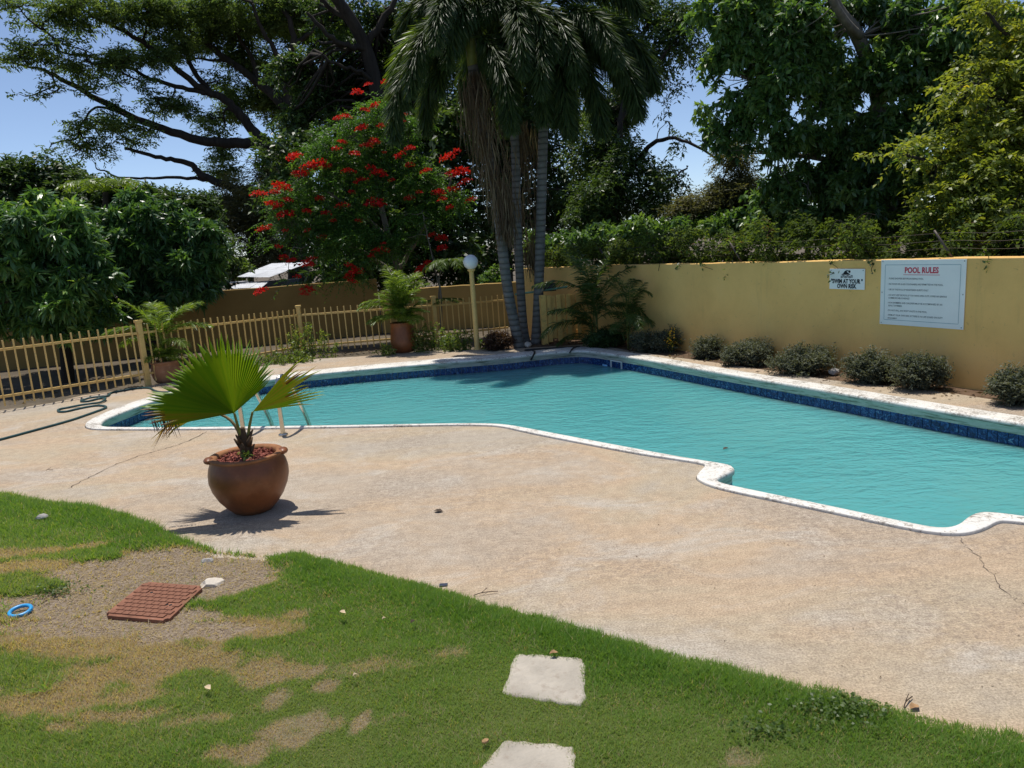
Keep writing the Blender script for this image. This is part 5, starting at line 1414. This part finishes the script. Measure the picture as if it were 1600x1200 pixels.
# weeds spilling through the fence
weeds('leafy weeds growing through the fence beside its middle post', (-4.608, 16.583), 1.0, 0.85, 46, 0.65)
weeds('low weeds in front of the fence left of the middle post', (-4.832, 15.945), 1.1, 0.26, 60, 0.5)
weeds('bright weeds right of the tall terracotta pot', (-1.762, 16.405), 0.8, 0.62, 52, 0.55)
weeds('weeds between the fence and the lamp post', (-1.068, 16.06), 0.75, 0.5, 46, 0.35)
weeds('low weeds left of the tall terracotta pot', (-2.716, 16.078), 0.4, 0.26, 16, 0.55)
shrub('glossy shrub hanging over the low wall right of the lamp', (-0.35, 21.7), 1.0, 1.75, 'leaf_broad', 800, 'overhanging_shrub', L=0.13, tm=0.6)

AR = [frond_mesh('frond', 'leaf_areca', 0.45, r0=0.012, n_seg=60, length=1.15, rise=ri, fall=fa, leaflet=0.34, width=0.024, droopl=0.3, lean=0.8) for (ri, fa) in ((1.35, 0.1), (1.1, -0.5), (0.8, -0.7), (1.45, 0.5))]
CP = [frond_mesh('frond', 'leaf_corner_palm', 0.4, r0=0.012, n_seg=56, length=1.35, rise=ri, fall=fa, leaflet=0.36, width=0.026, droopl=0.35, lean=0.8) for (ri, fa) in ((1.4, 0.2), (1.15, -0.4), (0.8, -0.9), (1.5, 0.6))]
def palm_clump(name, label, loc, meshes, specs, stems=()):
    t = thing(name, label, 'palm', loc)
    tb = Tubes()
    for (x, y, h) in stems:
        tb.add([(x, y, -0.02), (x * 1.1, y * 1.1, h * 0.5), (x * 1.2, y * 1.2, h)], [0.022, 0.018, 0.012], 7)
    if stems:
        tb.build('stem', 'petiole', t)
    for (mi, az, x, y, z, s) in specs:
        share('frond', meshes[mi], t, (x, y, z), (0, 0, R(az)), (s, s, s))
    return t
def rand_specs(n, zlo, zhi, s0, s1, sp=0.06, pick=(0, 1, 2, 3)):
    return [(random.choice(pick), random.uniform(0, 360), random.uniform(-sp, sp), random.uniform(-sp, sp), random.uniform(zlo, zhi), random.uniform(s0, s1)) for _ in range(n)]
palm_clump('areca_palm', 'dark areca palm clump in front of the board gate corner', (1.792, 15.305) + (0,), CP, rand_specs(13, 0.3, 0.75, 0.75, 1.0) + [(3, 200, 0, 0, 0.95, 1.05), (0, 250, 0, 0, 0.9, 1.05), (1, 180, 0, 0, 0.9, 1.05), (3, 20, 0, 0, 0.9, 1.05), (3, 120, 0, 0, 0.95, 1.05)] + rand_specs(8, 0.05, 0.3, 0.5, 0.8, 0.1), [(0, 0, 0.9), (0.06, 0.03, 0.7), (-0.06, 0.02, 0.6)])
palm_clump('areca_palm', 'slimmer areca palm against the wall beside the silvery shrubs', (2.36, 14.534) + (0,), CP, rand_specs(7, 0.85, 1.1, 0.42, 0.55) + rand_specs(12, 0.1, 0.6, 0.45, 0.7, 0.08), [(0, 0, 1.1), (0.04, 0.02, 0.6)])

# ------------------------------------------------------------------ pots
# large round pot with fan palm
PX, PY = (-2.415, 6.406)
pot = thing('terracotta_pot', 'large round brown terracotta pot on the deck near the lawn', 'pot', (PX, PY, 0))
prof = [(0.14, 0.0), (0.168, 0.004), (0.222, 0.06), (0.282, 0.14), (0.325, 0.23), (0.345, 0.31), (0.344, 0.375), (0.333, 0.43), (0.318, 0.47), (0.311, 0.492), (0.31, 0.505)]
v, f = lathe(prof, 56, 0.004)
from_data('body', v, f, 'terracotta', pot, True)
v, f = lathe([(0.309, 0.504), (0.318, 0.512), (0.322, 0.522), (0.317, 0.531), (0.29, 0.533), (0.262, 0.525), (0.252, 0.505), (0.255, 0.37)], 56, 0.006)
from_data('rim', v, f[:-1], 'terracotta_rim', pot, True)
for a in (R(200), R(14)):
    bm = bmesh.new()
    bmesh.ops.create_uvsphere(bm, u_segments=16, v_segments=10, radius=1.0)
    bmesh.ops.scale(bm, vec=(0.045, 0.075, 0.03), verts=bm.verts)
    o = from_bm('lug_handle', bm, 'terracotta', pot, True)
    o.location = (0.315 * math.cos(a), 0.315 * math.sin(a), 0.513)
    o.rotation_euler = (0, 0, a)
v, f = lathe([(0.001, 0.5), (0.12, 0.495), (0.255, 0.475)], 30, 0.02)
from_data('mulch', v, f, 'mulch', pot, True)
n = 420
rr = 0.242 * np.sqrt(rng.random(n))
aa = rng.random(n) * 6.283
pp = np.stack([rr * np.cos(aa), rr * np.sin(aa), 0.498 + 0.012 * rng.random(n)], 1)
me_chip = quad_mesh('mulch_chips', leaf_quads(pp, unit(rng.normal(size=(n, 3)) * [1, 1, 0.3]), 0.045, 0.02), rng.random(n), 'mulch_chip', pot)

fp = thing('fan_palm', 'young fan palm with one broad green fan leaf in the round pot', 'palm', (PX, PY, 0.485))
tb = Tubes()
tp = smooth_path([(0, 0, 0), (0.0, 0, 0.08), (-0.01, 0, 0.19), (-0.015, 0, 0.28)], 2)
tb.add(tp, np.linspace(0.06, 0.028, len(tp)), 12)
tb.build('trunk', 'bark_fan', fp)
for k in range(9):
    a = k * 2.4
    z = 0.04 + 0.016 * k
    tb = Tubes()
    c, s = math.cos(a), math.sin(a)
    tb.add([(c * 0.035, s * 0.035, z), (c * 0.06, s * 0.06, z + 0.045), (c * 0.085, s * 0.085, z + 0.085)], [0.022, 0.016, 0.006], 6)
    tb.build('leaf_stub', 'bark_fan', fp)
def fan(hub, mid, side, span, n, Rf, tintf, pet, petmat='petiole', pleat=0.016, free=0.62, droop=0.12, cup=0.1, name='fan_leaf'):
    hub, mid, side = (np.array(q, float) for q in (hub, mid, side))
    mid = mid / np.linalg.norm(mid)
    side = side - mid * (side @ mid)
    side = side / np.linalg.norm(side)
    nr = np.cross(side, mid)
    if nr[1] > 0:
        nr = -nr
    Q, T = [], []
    z = np.array([0, 0, 1.0])
    def pt(th, r, lift, dr):
        u = mid * math.cos(th) + side * math.sin(th)
        return hub + u * r + nr * (lift + cup * r * r) - z * dr * r * r
    for i in range(n):
        t0, t1 = -span + 2 * span * i / n, -span + 2 * span * (i + 1) / n
        tm = (t0 + t1) / 2
        rad = Rf(tm / span) * random.uniform(0.94, 1.05)
        fr = free * rad * random.uniform(0.92, 1.08)
        tn = tintf(tm / span)
        for q, (ra, rb) in enumerate(((0.0, fr * 0.5), (fr * 0.5, fr))):
            Ac, Bc = pt(tm, ra, pleat * ra / max(rad, .01) * 1.6, droop * 0.3), pt(tm, rb, pleat * min(1, rb / rad * 1.6), droop * 0.3)
            for te in (t0, t1):
                Q.append([pt(te, ra, 0, droop * 0.3), Ac, Bc, pt(te, rb, 0, droop * 0.3)])
                T.append(tn[0])
        tw = random.uniform(-0.02, 0.02)
        wm = (t1 - t0) * 0.36
        r2 = fr + (rad - fr) * 0.55
        d2 = droop * random.uniform(0.3, 0.9)
        Ac = pt(tm, fr, pleat, droop * 0.3)
        Bc = pt(tm + tw, r2, pleat * 0.7, d2)
        for sg, te in ((-1, t0), (1, t1)):
            Q.append([pt(te, fr, 0, droop * 0.3), Ac, Bc, pt(tm + tw + sg * wm * 0.6, r2, 0, d2)])
            T.append((tn[0] + tn[1]) / 2)
            tip = pt(tm + tw * 2, rad, 0, droop * random.uniform(0.6, 1.6))
            Q.append([pt(tm + tw + sg * wm * 0.6, r2, 0, d2), Bc, tip, tip + np.array([0.0008 * sg, 0, 0.0004])])
            T.append(tn[1])
    lf = quad_mesh(name, np.array(Q), np.array(T), 'leaf_fan', fp, kind=None)
    tb = Tubes()
    tb.add(smooth_path(pet, 2), np.linspace(0.017, 0.01, len(smooth_path(pet, 2))), 8)
    tb.build('petiole', petmat, lf)
    return lf
s2 = 1 / 179.0    # metres per photo pixel at the pot
def loc(px, py, dy):
    return ((px - 394) * s2, dy, (718 - py) * s2)
rn = random.random
fan(loc(388, 641, -0.06), (-0.36, -0.24, 1.0), (1.0, 0.06, 0.36), R(74), 62, lambda u: float(np.interp(u, [-1, -0.85, -0.72, -0.5, 0, 0.3, 0.65, 0.9, 1], [0.6, 0.78, 0.76, 0.6, 0.68, 0.74, 0.68, 0.56, 0.46])),
    lambda u: (0.35 + 0.6 * rn() if u > -0.82 else 0.18 + 0.2 * rn(), (0.3 + 0.5 * rn()) if u > -0.76 else 0.12 * rn() + 0.05), [(-0.01, 0, 0.12), (-0.02, -0.03, 0.25), loc(388, 641, -0.055)], 'petiole', 0.042, 0.78, 0.02, 0.05)
fan(loc(412, 644, 0.02), (0.9, 0.1, 0.44), (-0.25, 0.55, 0.8), R(24), 16, lambda u: 0.64 + 0.08 * math.sin(u * 7),
    lambda u: (0.22 + 0.25 * rn(), 0.02 + 0.3 * rn()), [(0.02, 0.02, 0.12), loc(402, 672, 0.02), loc(412, 644, 0.02)], 'petiole', 0.02, 0.6, 0.06, 0.02)
fan(loc(346, 642, 0.1), (-1.0, 0.1, 0.02), (0.0, 1.0, 0.5), R(34), 18, lambda u: 0.5 + 0.06 * math.sin(u * 9),
    lambda u: (0.2 + 0.2 * rn(), 0.08 + 0.12 * rn()), [(-0.02, 0.03, 0.1), loc(378, 658, 0.06), loc(346, 642, 0.1)], 'petiole_brown', 0.02, 0.55, 0.45, 0.02)
tb = Tubes()
for k in range(14):
    x = -0.52 - 0.24 * k / 14 + random.uniform(-.01, .01)
    yy = -0.06 + 0.06 * (x + 0.03)
    z = (718 - 641) * s2 + 0.02 * (x + 0.4)
    tb.add([(x, yy, z), (x + 0.01, yy, z - 0.07), (x + random.uniform(-.03, .04), yy - 0.01, z - random.uniform(0.1, 0.18))], [0.006, 0.004, 0.001], 4)
o = tb.build('withered_tips', 'dark_leaf', fp)
n = 26
sprg = thing('seedling', 'tiny green seedling at the foot of the fan palm', 'seedling', (PX + 0.03, PY - 0.1, 0.5))
quad_mesh('leaves', leaf_quads(rng.normal(size=(n, 3)) * [0.025, 0.02, 0.02] + [0, 0, 0.035], unit(rng.normal(size=(n, 3)) + [0, 0, 0.4]), 0.05, 0.03), rng.random(n), 'leaf_weed', sprg)

# left pot at the fence
p1 = thing('terracotta_pot', 'dusty round terracotta pot beside the left fence post', 'pot', (-6.803, 14.479) + (0,))
v, f = lathe([(0.17, 0), (0.2, 0.005), (0.235, 0.06), (0.265, 0.16), (0.268, 0.24), (0.255, 0.32), (0.245, 0.36), (0.26, 0.37), (0.268, 0.39), (0.262, 0.415), (0.22, 0.42), (0.21, 0.3)], 40, 0.006)
from_data('body', v, f, 'terracotta_pale', p1, True)
v, f = lathe([(0.001, 0.375), (0.215, 0.365)], 24)
from_data('soil', v, f, 'soil_bed', p1)
q1 = (-6.803, 14.479)
palm_clump('areca_palm', 'potted areca palm with tall upright fronds by the left fence post', (q1[0], q1[1], 0.36), AR,
           [(1, 185, 0, 0, 0.42, 1.0), (2, 170, 0, 0, 0.38, 0.85), (0, 120, 0, 0, 0.45, 1.05), (0, 20, 0, 0, 0.45, 1.0), (1, 5, 0, 0, 0.42, 0.95), (3, 200, 0, 0, 0.45, 0.95), (2, 330, 0, 0, 0.35, 0.7), (0, 60, 0, 0, 0.4, 1.0), (3, 300, 0, 0, 0.4, 0.9)] + rand_specs(24, 0.0, 0.12, 0.3, 0.5, 0.12), [(0, 0, 0.5), (0.02, 0.03, 0.45)])
# tall pot right
p2 = thing('terracotta_pot', 'tall tapered terracotta pot in front of the fence', 'pot', (-2.348, 16.391) + (0,))
v, f = lathe([(0.17, 0), (0.2, 0.004), (0.26, 0.08), (0.285, 0.17), (0.283, 0.26), (0.27, 0.42), (0.255, 0.56), (0.25, 0.64), (0.262, 0.655), (0.255, 0.67), (0.225, 0.672), (0.22, 0.5)], 40, 0.006)
from_data('body', v, f, 'terracotta', p2, True)
v, f = lathe([(0.001, 0.62), (0.225, 0.61)], 24)
from_data('soil', v, f, 'soil_bed', p2)
q2 = (-2.348, 16.391)
palm_clump('areca_palm', 'bushy potted areca palm in the tall terracotta pot', (q2[0], q2[1], 0.6), AR,
           [(3, 120, 0, 0, 0.45, 0.95), (0, 60, 0, 0, 0.45, 0.95), (3, 280, 0, 0, 0.4, 0.9), (1, 180, 0, 0, 0.3, 0.85), (1, 190, 0, 0, 0.2, 0.9), (0, 350, 0, 0, 0.3, 0.85), (3, 20, 0, 0, 0.35, 0.85)] + rand_specs(14, 0.15, 0.4, 0.6, 0.8, 0.06, (0, 1, 3)) + rand_specs(20, 0.05, 0.2, 0.5, 0.72, 0.1, (0, 1, 2)), [(0, 0, 0.4), (0.03, 0.02, 0.3)])

# ------------------------------------------------------------------ hoses
HOSE = [(-7.399, 9.628), (-7.173, 10.059), (-6.984, 10.545), (-6.777, 11.078), (-6.73, 11.472), (-6.687, 11.85), (-6.703, 12.018), (-6.875, 12.202), (-7.068, 12.24), (-7.224, 12.02), (-7.296, 11.853), (-7.451, 11.901), (-7.589, 12.136), (-7.458, 12.261), (-7.163, 12.296), (-7.046, 12.462), (-7.082, 12.738), (-7.312, 12.981), (-7.39, 12.707),
        (-7.551, 12.734), (-7.612, 12.884), (-7.443, 12.97), (-7.231, 13.065), (-7.403, 13.438), (-7.342, 13.572), (-7.09, 13.791), (-6.804, 13.75), (-6.546, 13.349), (-6.254, 13.069), (-5.868, 13.107)]
tb = Tubes()
hp = smooth_path([(p[0], p[1], 0.018 + (0.03 if i in (14, 16, 21) else 0)) for i, p in enumerate(HOSE)], 3)
tb.add(hp, 0.018, 8)
tag(tb.build('garden_hose', 'hose'), 'dark teal garden hose looped on the deck at left', 'hose')
tb = Tubes()
hp = smooth_path([p + (z,) for p, z in (((1.435, 15.096), 0.018), ((1.113, 15.211), 0.018), ((0.583, 15.285), 0.018), ((0.248, 15.262), 0.018), ((0.519, 15.035), 0.018), ((0.484, 14.462), 0.05), ((0.417, 14.07), 0.02), ((0.412, 14.823), -0.14))], 2)
tb.add(hp, 0.018, 8)
tag(tb.build('black_hose', 'hose_black'), 'black hose running over the far pool edge by the palms', 'hose')
tb = Tubes()
tb.add(smooth_path([(1.452, 15.136) + (0.02,), (1.338, 15.05) + (0.04,), (1.211, 14.507) + (0.055,), (1.184, 14.828) + (-0.1,)], 2), 0.014, 7)
tag(tb.build('short_hose', 'hose_black'), 'short black hose end dipping into the pool corner', 'hose')

# ------------------------------------------------------------------ lawn things
def slab(label, q, zt, th, mat):
    pts = []
    for i in range(4):
        a, b = np.array(q[i]), np.array(q[(i + 1) % 4])
        for t in np.linspace(0.06, 0.94, 9):
            pts.append(a * (1 - t) + b * t + rng.normal(size=2) * 0.006)
    pts = smooth_path(pts, 1, True)
    m = len(pts)
    c = pts.mean(0)
    rows = []
    for (s, z) in ((1.0, zt - th), (1.0, zt - 0.014), (0.975, zt - 0.002), (0.9, zt), (0.6, zt + 0.002), (0.3, zt)):
        rows.append([(c[0] + (p[0] - c[0]) * s, c[1] + (p[1] - c[1]) * s, z + 0.0012 * math.sin(p[0] * 40) * (s < 0.99)) for p in pts])
    v = [p for r_ in rows for p in r_] + [(c[0], c[1], zt)]
    f = []
    for r_ in range(len(rows) - 1):
        for i in range(m):
            j = (i + 1) % m
            f.append((r_ * m + i, r_ * m + j, (r_ + 1) * m + j, (r_ + 1) * m + i))
    k = len(v) - 1
    for i in range(m):
        f.append(((len(rows) - 1) * m + i, (len(rows) - 1) * m + (i + 1) % m, k))
    o = from_data('stepping_stone', v, f, mat, None, True)
    return tag(o, label, 'stepping stone', 'stepping stones set in the lawn')
slab('pale square stepping stone wholly visible in the lawn', STONES[0], 0.026, 0.08, 'stone_slab')
slab('pale stepping stone cut off by the bottom photo edge', STONES[1], 0.026, 0.08, 'stone_slab')
slab('corner of a stepping stone at the bottom left photo corner', STONES[2], 0.026, 0.08, 'stone_slab')

# rusty inspection cover
cq = [np.array(p) for p in COVER]
cc = sum(cq) / 4
cov = thing('inspection_cover', 'rusty red inspection cover lying in the bare soil', 'cover', (cc[0], cc[1], 0.004))
o = from_bm('plate', bmesh.new(), 'rust', cov)
v = [(p[0] - cc[0], p[1] - cc[1], z) for z in (-0.05, 0.022) for p in cq]
bm = bmesh.new()
vv = [bm.verts.new(p) for p in v]
bm.faces.new(vv[:4][::-1])
bm.faces.new(vv[4:])
for i in range(4):
    j = (i + 1) % 4
    bm.faces.new((vv[i], vv[j], vv[4 + j], vv[4 + i]))
bmesh.ops.bevel(bm, geom=[e_ for e_ in bm.edges if abs(e_.verts[0].co.z - e_.verts[1].co.z) > 0.02], offset=0.03, segments=3, affect='EDGES')
bpy.data.objects.remove(o)
from_bm('plate', bm, 'rust', cov)
eu = (cq[1] - cq[0])
ev = (cq[3] - cq[0])
nu, nv = 8, 9
bm = box_bm(0, 0, 0, 1, 1, 0.01)
tmp = from_bm('raised_tile', bm, 'rust')
rt_me = tmp.data
bpy.data.objects.remove(tmp)
ang_u = math.atan2(eu[1], eu[0])
for i in range(nu):
    for j in range(nv):
        if (i, j) in ((2, 6), (6, 3)):
            continue
        sft = 0.25 if j % 2 else -0.25
        a = cq[0] + eu * (0.06 + 0.88 * (i + 0.5 + sft) / nu) + ev * (0.05 + 0.9 * (j + 0.5) / nv) - cc
        share('raised_tile', rt_me, cov, (a[0], a[1], 0.024), (0, 0, ang_u), (np.linalg.norm(eu) / nu * 0.8, np.linalg.norm(ev) / nv * 0.74, 1))
for (i, j) in ((2, 6), (6, 3)):
    for dd in (-0.25, 0.3):
        a = cq[0] + eu * (0.06 + 0.88 * (i + 0.5 + dd) / nu) + ev * (0.05 + 0.9 * (j + 0.5) / nv) - cc
        tb = Tubes()
        tb.add([(a[0], a[1], 0.0205), (a[0], a[1], 0.0235)], 0.011, 10)
        tb.build('lift_hole', 'print_black', cov)

tb = Tubes()
a = np.linspace(0, 2 * math.pi, 33)
tb.add(np.stack([0.062 * np.cos(a), 0.062 * np.sin(a), 0 * a], 1), 0.013, 8)
o = tb.build('plastic_ring', 'blue_plastic')
o.location = (-3.385, 4.615) + (0.022,)
o.rotation_euler = (0.12, 0.05, 0)
tag(o, 'bright blue plastic ring lying on the bare soil', 'ring')
def rock(label, p, r, mat, name='rock', z=0.02):
    bm = bmesh.new()
    bmesh.ops.create_icosphere(bm, subdivisions=2, radius=1)
    for vert in bm.verts:
        vert.co *= random.uniform(0.8, 1.15)
    bmesh.ops.scale(bm, vec=(r, r * 0.7, r * 0.55), verts=bm.verts)
    o = from_bm(name, bm, mat)
    o.location = p + (z,)
    o.rotation_euler = (0, 0, random.uniform(0, 3))
    return tag(o, label, 'rock')
rock('grey rock in the grass near the deck at left', (-4.363, 6.459), 0.055, 'rock_grey', z=0.05)
rock('small orange brown nut beside the lower stepping stone', (-0.23, 2.931), 0.018, 'dead_leaf', 'nut', 0.045)
rock('flat pale stone behind the inspection cover', (-2.203, 4.879), 0.085, 'rock_pale', z=-0.005)
rock('long grey stone chip below the grass edge', (-2.389, 5.273), 0.06, 'rock_grey', z=0.0)
rock('pale stone at the foot of the palm trunks', (0.39, 15.93), 0.13, 'rock_pale', z=0.03)
rock('stone lying between the shrubs under the swim sign', (4.727, 10.624), 0.1, 'rock_grey', z=0.04)
def leaf_obj(label, p, L, mat, z, name='fallen_leaf', rz=None):
    w = L * 0.32
    v = [(0, -L / 2, 0.002), (w, -L * 0.1, 0.014), (w * 0.7, L * 0.25, 0.012), (0, L / 2, 0.004), (-w * 0.7, L * 0.25, 0.014), (-w, -L * 0.1, 0.012), (0, 0, 0.004)]
    f = [(0, 1, 6), (1, 2, 6), (2, 3, 6), (3, 4, 6), (4, 5, 6), (5, 0, 6)]
    o = from_data(name, v, f, mat)
    o.location = p + (z,)
    o.rotation_euler = (0, 0, random.uniform(0, 6) if rz is None else rz)
    return tag(o, label, 'leaf')
leaf_obj('orange brown dry leaf on the whole stepping stone', (0.122, 3.601), 0.05, 'dead_leaf', 0.045)
leaf_obj('pale dry leaf on the grass left of the stepping stones', (-1.127, 4.175), 0.05, 'pale_leaf', 0.07)
leaf_obj('tiny tan leaf on the grass halfway to the stepping stone', (-0.856, 4.069), 0.03, 'pale_leaf', 0.065)
leaf_obj('dark curled leaf in the grass below the deck scrap', (-0.677, 4.008), 0.045, 'dark_leaf', 0.065)
leaf_obj('small pale leaf in the grass left of the lower stones', (-0.917, 3.497), 0.03, 'pale_leaf', 0.06)
leaf_obj('dark leaf lying in the middle of the deck', (-0.703, 6.005), 0.09, 'dark_leaf', 0.006, rz=1.3)
leaf_obj('dark leaf floating on the pool near the notch', (2.358, 8.03), 0.09, 'dark_leaf', -0.232)
leaf_obj('brown twig like leaf on the deck edge near the lower right', (1.722, 3.005), 0.06, 'dead_leaf', 0.008, rz=2.0)
leaf_obj('curled tan leaf in the straw above the left stepping stones', (-1.684, 3.492), 0.05, 'pale_leaf', 0.05)
o = from_bm('plastic_scrap', box_bm(0, 0, 0.006, 0.055, 0.035, 0.008, 0.002), 'dark_plastic')
o.location = (-0.549, 4.594) + (0.0,)
tag(o, 'dark blue plastic scrap on the deck at the grass edge', 'scrap')

# grass: single blades
def grass(n, x0, x1, y0, y1):
    x = rng.uniform(x0, x1, n)
    y = rng.uniform(y0, y1, n)
    # stay within the part of the lawn that lies in view
    e = lawn_edge(x) - y + 0.045 * vnoise(x * 4, y * 4, 12) + 0.025 * vnoise(x * 15, y * 15, 15)
    k = (e > -0.035)
    b, dm = masks(x, y)
    k &= rng.random(n) > np.clip(b * 1.5 - 0.2, 0, 0.93)
    for q in STONES:
        k &= ~in_quad(x, y, q, -0.022 + 0.0 * x[0])
    k &= ~in_quad(x, y, COVER, 0.012)
    k &= (np.abs(x) < 0.78 * y + 0.5)
    return x[k], y[k], dm[k], e[k]
x, y, b, e = grass(1900000, -7.2, 2.9, 2.3, 8.2)
dist = np.hypot(x, y)
k = rng.random(len(x)) < np.clip((4.6 / dist) ** 1.6, 0.12, 1.0)
x, y, b, e = x[k], y[k], b[k], e[k]
if len(x) > 620000:
    sel = rng.choice(len(x), 620000, replace=False)
    x, y, b, e = x[sel], y[sel], b[sel], e[sel]
n = len(x)
z = lawn_z(x, y)
z = np.where(z < -0.01, 0.002, z)
patch = vnoise(x * 2.3, y * 2.3, 21)
hgt = (0.021 + 0.009 * patch + 0.022 * np.clip(1 - np.abs(e - 0.16) / 0.32, 0, 1) * (0.6 + 0.5 * vnoise(x * 5, y * 5, 31)) + 0.018 * np.clip((-x - 1.2) / 2, 0, 1)) * rng.uniform(0.55, 1.4, n) * (1 - 0.3 * b)
hgt = np.clip(hgt, 0.009, 0.08)
az = rng.random(n) * 6.283
lean = rng.uniform(0.3, 1.3, n) * hgt
wd_ = np.clip(0.0021 * np.hypot(x, y) / 3.6, 0.0018, 0.004)
base = np.stack([x, y, z - 0.003], 1)
sdv = np.stack([np.cos(az), np.sin(az), 0 * az], 1) * wd_[:, None]
az2 = az + rng.uniform(0.8, 2.3, n)
tip = base + np.stack([np.cos(az2) * lean, np.sin(az2) * lean, hgt], 1)
V = np.stack([base - sdv, base + sdv, tip], 1).reshape(-1, 3)
me = bpy.data.meshes.new('grass')
me.vertices.add(n * 3)
me.vertices.foreach_set('co', V.reshape(-1).astype(np.float32))
me.loops.add(n * 3)
me.loops.foreach_set('vertex_index', np.arange(n * 3, dtype=np.int32))
me.polygons.add(n)
me.polygons.foreach_set('loop_start', np.arange(0, n * 3, 3, dtype=np.int32))
lush = np.clip(1 - np.abs(e - 0.2) / 0.8, 0, 1)
ti = 0.38 + 0.2 * patch + 0.38 * lush + 0.16 * rng.normal(size=n)
dry = rng.random(n) < np.clip(b * 1.25 + 0.05 + 0.06 * vnoise(x * 3, y * 3, 33) - 0.06 * lush, 0.015, 0.95)
ti = np.where(dry, 0.14 * rng.random(n) ** 0.7, np.clip(ti, 0.2, 1))
at = me.attributes.new('tint', 'FLOAT', 'FACE')
at.data.foreach_set('value', ti.astype(np.float32))
me.materials.append(MATS['grass_blade'])
me.update()
tag(link(bpy.data.objects.new('grass', me)), 'short green lawn grass with dry straw patches', 'grass', kind='stuff')
# loose straw on the bare soil
n = 26000
x = rng.uniform(-4.6, 0.2, n)
y = rng.uniform(2.8, 6.4, n)
k = (bare_mask(x, y) > 0.45) & (lawn_edge(x) - y > 0.05) & ~in_quad(x, y, COVER, 0.0)
x, y = x[k], y[k]
n = len(x)
p = np.stack([x, y, lawn_z(x, y) + 0.006], 1)
d = unit(rng.normal(size=(n, 3)) * [1, 1, 0.12])
quad_mesh('straw', leaf_quads(p, d, rng.uniform(0.02, 0.06, n), 0.005, 0.02), 0.14 * rng.random(n), 'grass_blade')
tag(bpy.data.objects['straw'], 'loose dry straw scattered on the bare soil', 'straw', kind='stuff')
# a few taller grass tufts
def tuft(label, p, n, h):
    P = np.zeros((n, 3)) + rng.normal(size=(n, 3)) * [0.012, 0.012, 0]
    d = unit(rng.normal(size=(n, 3)) * [0.7, 0.7, 0.2] + [0, 0, 1])
    o = quad_mesh('grass_tuft', long_leaf_quads(P, d, rng.uniform(0.6, 1, n) * h, 0.007, 0.25), rng.uniform(0.3, 0.6, 2 * n), 'grass_blade', kind=None)
    o.location = p + (0.02,)
    tag(o, label, 'grass tuft')
tuft('spiky pale grass tuft at the lower left lawn', (-2.614, 3.623), 16, 0.16)
tuft('wispy grass tuft beside the blue ring', (-3.52, 4.669), 12, 0.13)

# clover-like broad weeds in the lawn
def clover(label, c, rx, ry, n):
    x = c[0] + rng.normal(size=n) * rx
    y = c[1] + rng.normal(size=n) * ry
    q = np.stack([x, y, lawn_z(x, y) + rng.uniform(0.02, 0.045, n)], 1)
    d = unit(rng.normal(size=(n, 3)) * [1, 1, 0.25])
    o = quad_mesh('weed_patch', leaf_quads(q, d, rng.uniform(0.014, 0.026, n), 0.014, 0.02), rng.uniform(0, 0.45, n), 'leaf_weed')
    tag(o, label, 'weeds')
clover('dark clover patch in the lawn at lower right', (1.387, 2.996), 0.11, 0.06, 420)
clover('low green weed patch left of the inspection cover', (-3.302, 4.889), 0.1, 0.05, 260)
clover('weed patch in the grass below the clover at lower right', (1.016, 2.893), 0.1, 0.04, 160)
# dead leaves in the beds, bits blown about on the deck
def litter(name, label, pts, n, sx, sy, zf, L, mat):
    P = []
    for c in pts:
        P.append(np.stack([c[0] + rng.normal(size=n) * sx, c[1] + rng.normal(size=n) * sy, np.full(n, zf)], 1))
    P = np.concatenate(P)
    d = unit(rng.normal(size=P.shape) * [1, 1, 0.15])
    o = quad_mesh(name, leaf_quads(P, d, rng.uniform(0.5, 1.2, len(P)) * L, L * 0.4, -0.1), rng.random(len(P)), mat)
    tag(o, label, 'litter', kind='stuff')
litter('leaf_litter', 'dry leaves lying in the bed under the wall and palms', [(0.057, 15.999), (0.902, 16.081), (1.722, 15.858), (2.54, 14.263), (3.16, 13.209), (3.716, 12.358), (4.211, 11.479), (4.681, 10.376), (5.096, 9.586), (5.539, 8.914)], 45, 0.22, 0.2, 0.004, 0.07, 'thatch')
litter('leaf_litter', 'dry leaves on the ground behind the fence', [(-9.275, 14.323), (-8.601, 15.169), (-6.728, 16.512), (-5.905, 17.085), (-3.602, 17.54), (-2.367, 17.467)], 70, 0.6, 0.5, -0.045, 0.09, 'thatch')
litter('deck_debris', 'tiny dry bits scattered over the deck', [(-4.002, 8.878), (-0.732, 7.533), (0.388, 5.127), (1.553, 4.407), (1.939, 3.575), (-1.302, 15.407), (4.029, 10.126), (5.344, 8.595)], 16, 0.5, 0.35, 0.004, 0.018, 'thatch')
def twig(label, p, L, a, z=0.008):
    tb = Tubes()
    c, s_ = math.cos(a), math.sin(a)
    tb.add(smooth_path([(0, 0, 0), (c * L * 0.4, s_ * L * 0.4, 0.012), (c * L + 0.02, s_ * L, 0.004)], 2), 0.0028, 5)
    tb.add([(c * L * 0.4, s_ * L * 0.4, 0.012), (c * L * 0.6 + s_ * 0.03, s_ * L * 0.6 + c * 0.04, 0.02)], 0.002, 5)
    o = tb.build('twig', 'dark_leaf')
    o.location = p + (z,)
    tag(o, label, 'twig')
twig('thin dry twig at the grass edge near the plastic scrap', (-0.341, 4.408), 0.14, 0.2)
twig('forked twig on the deck edge at lower right', (1.678, 3.01), 0.09, 0.9)
twig('small dark twig on the deck left of the big pot', (-5.437, 8.264), 0.06, 0.1)
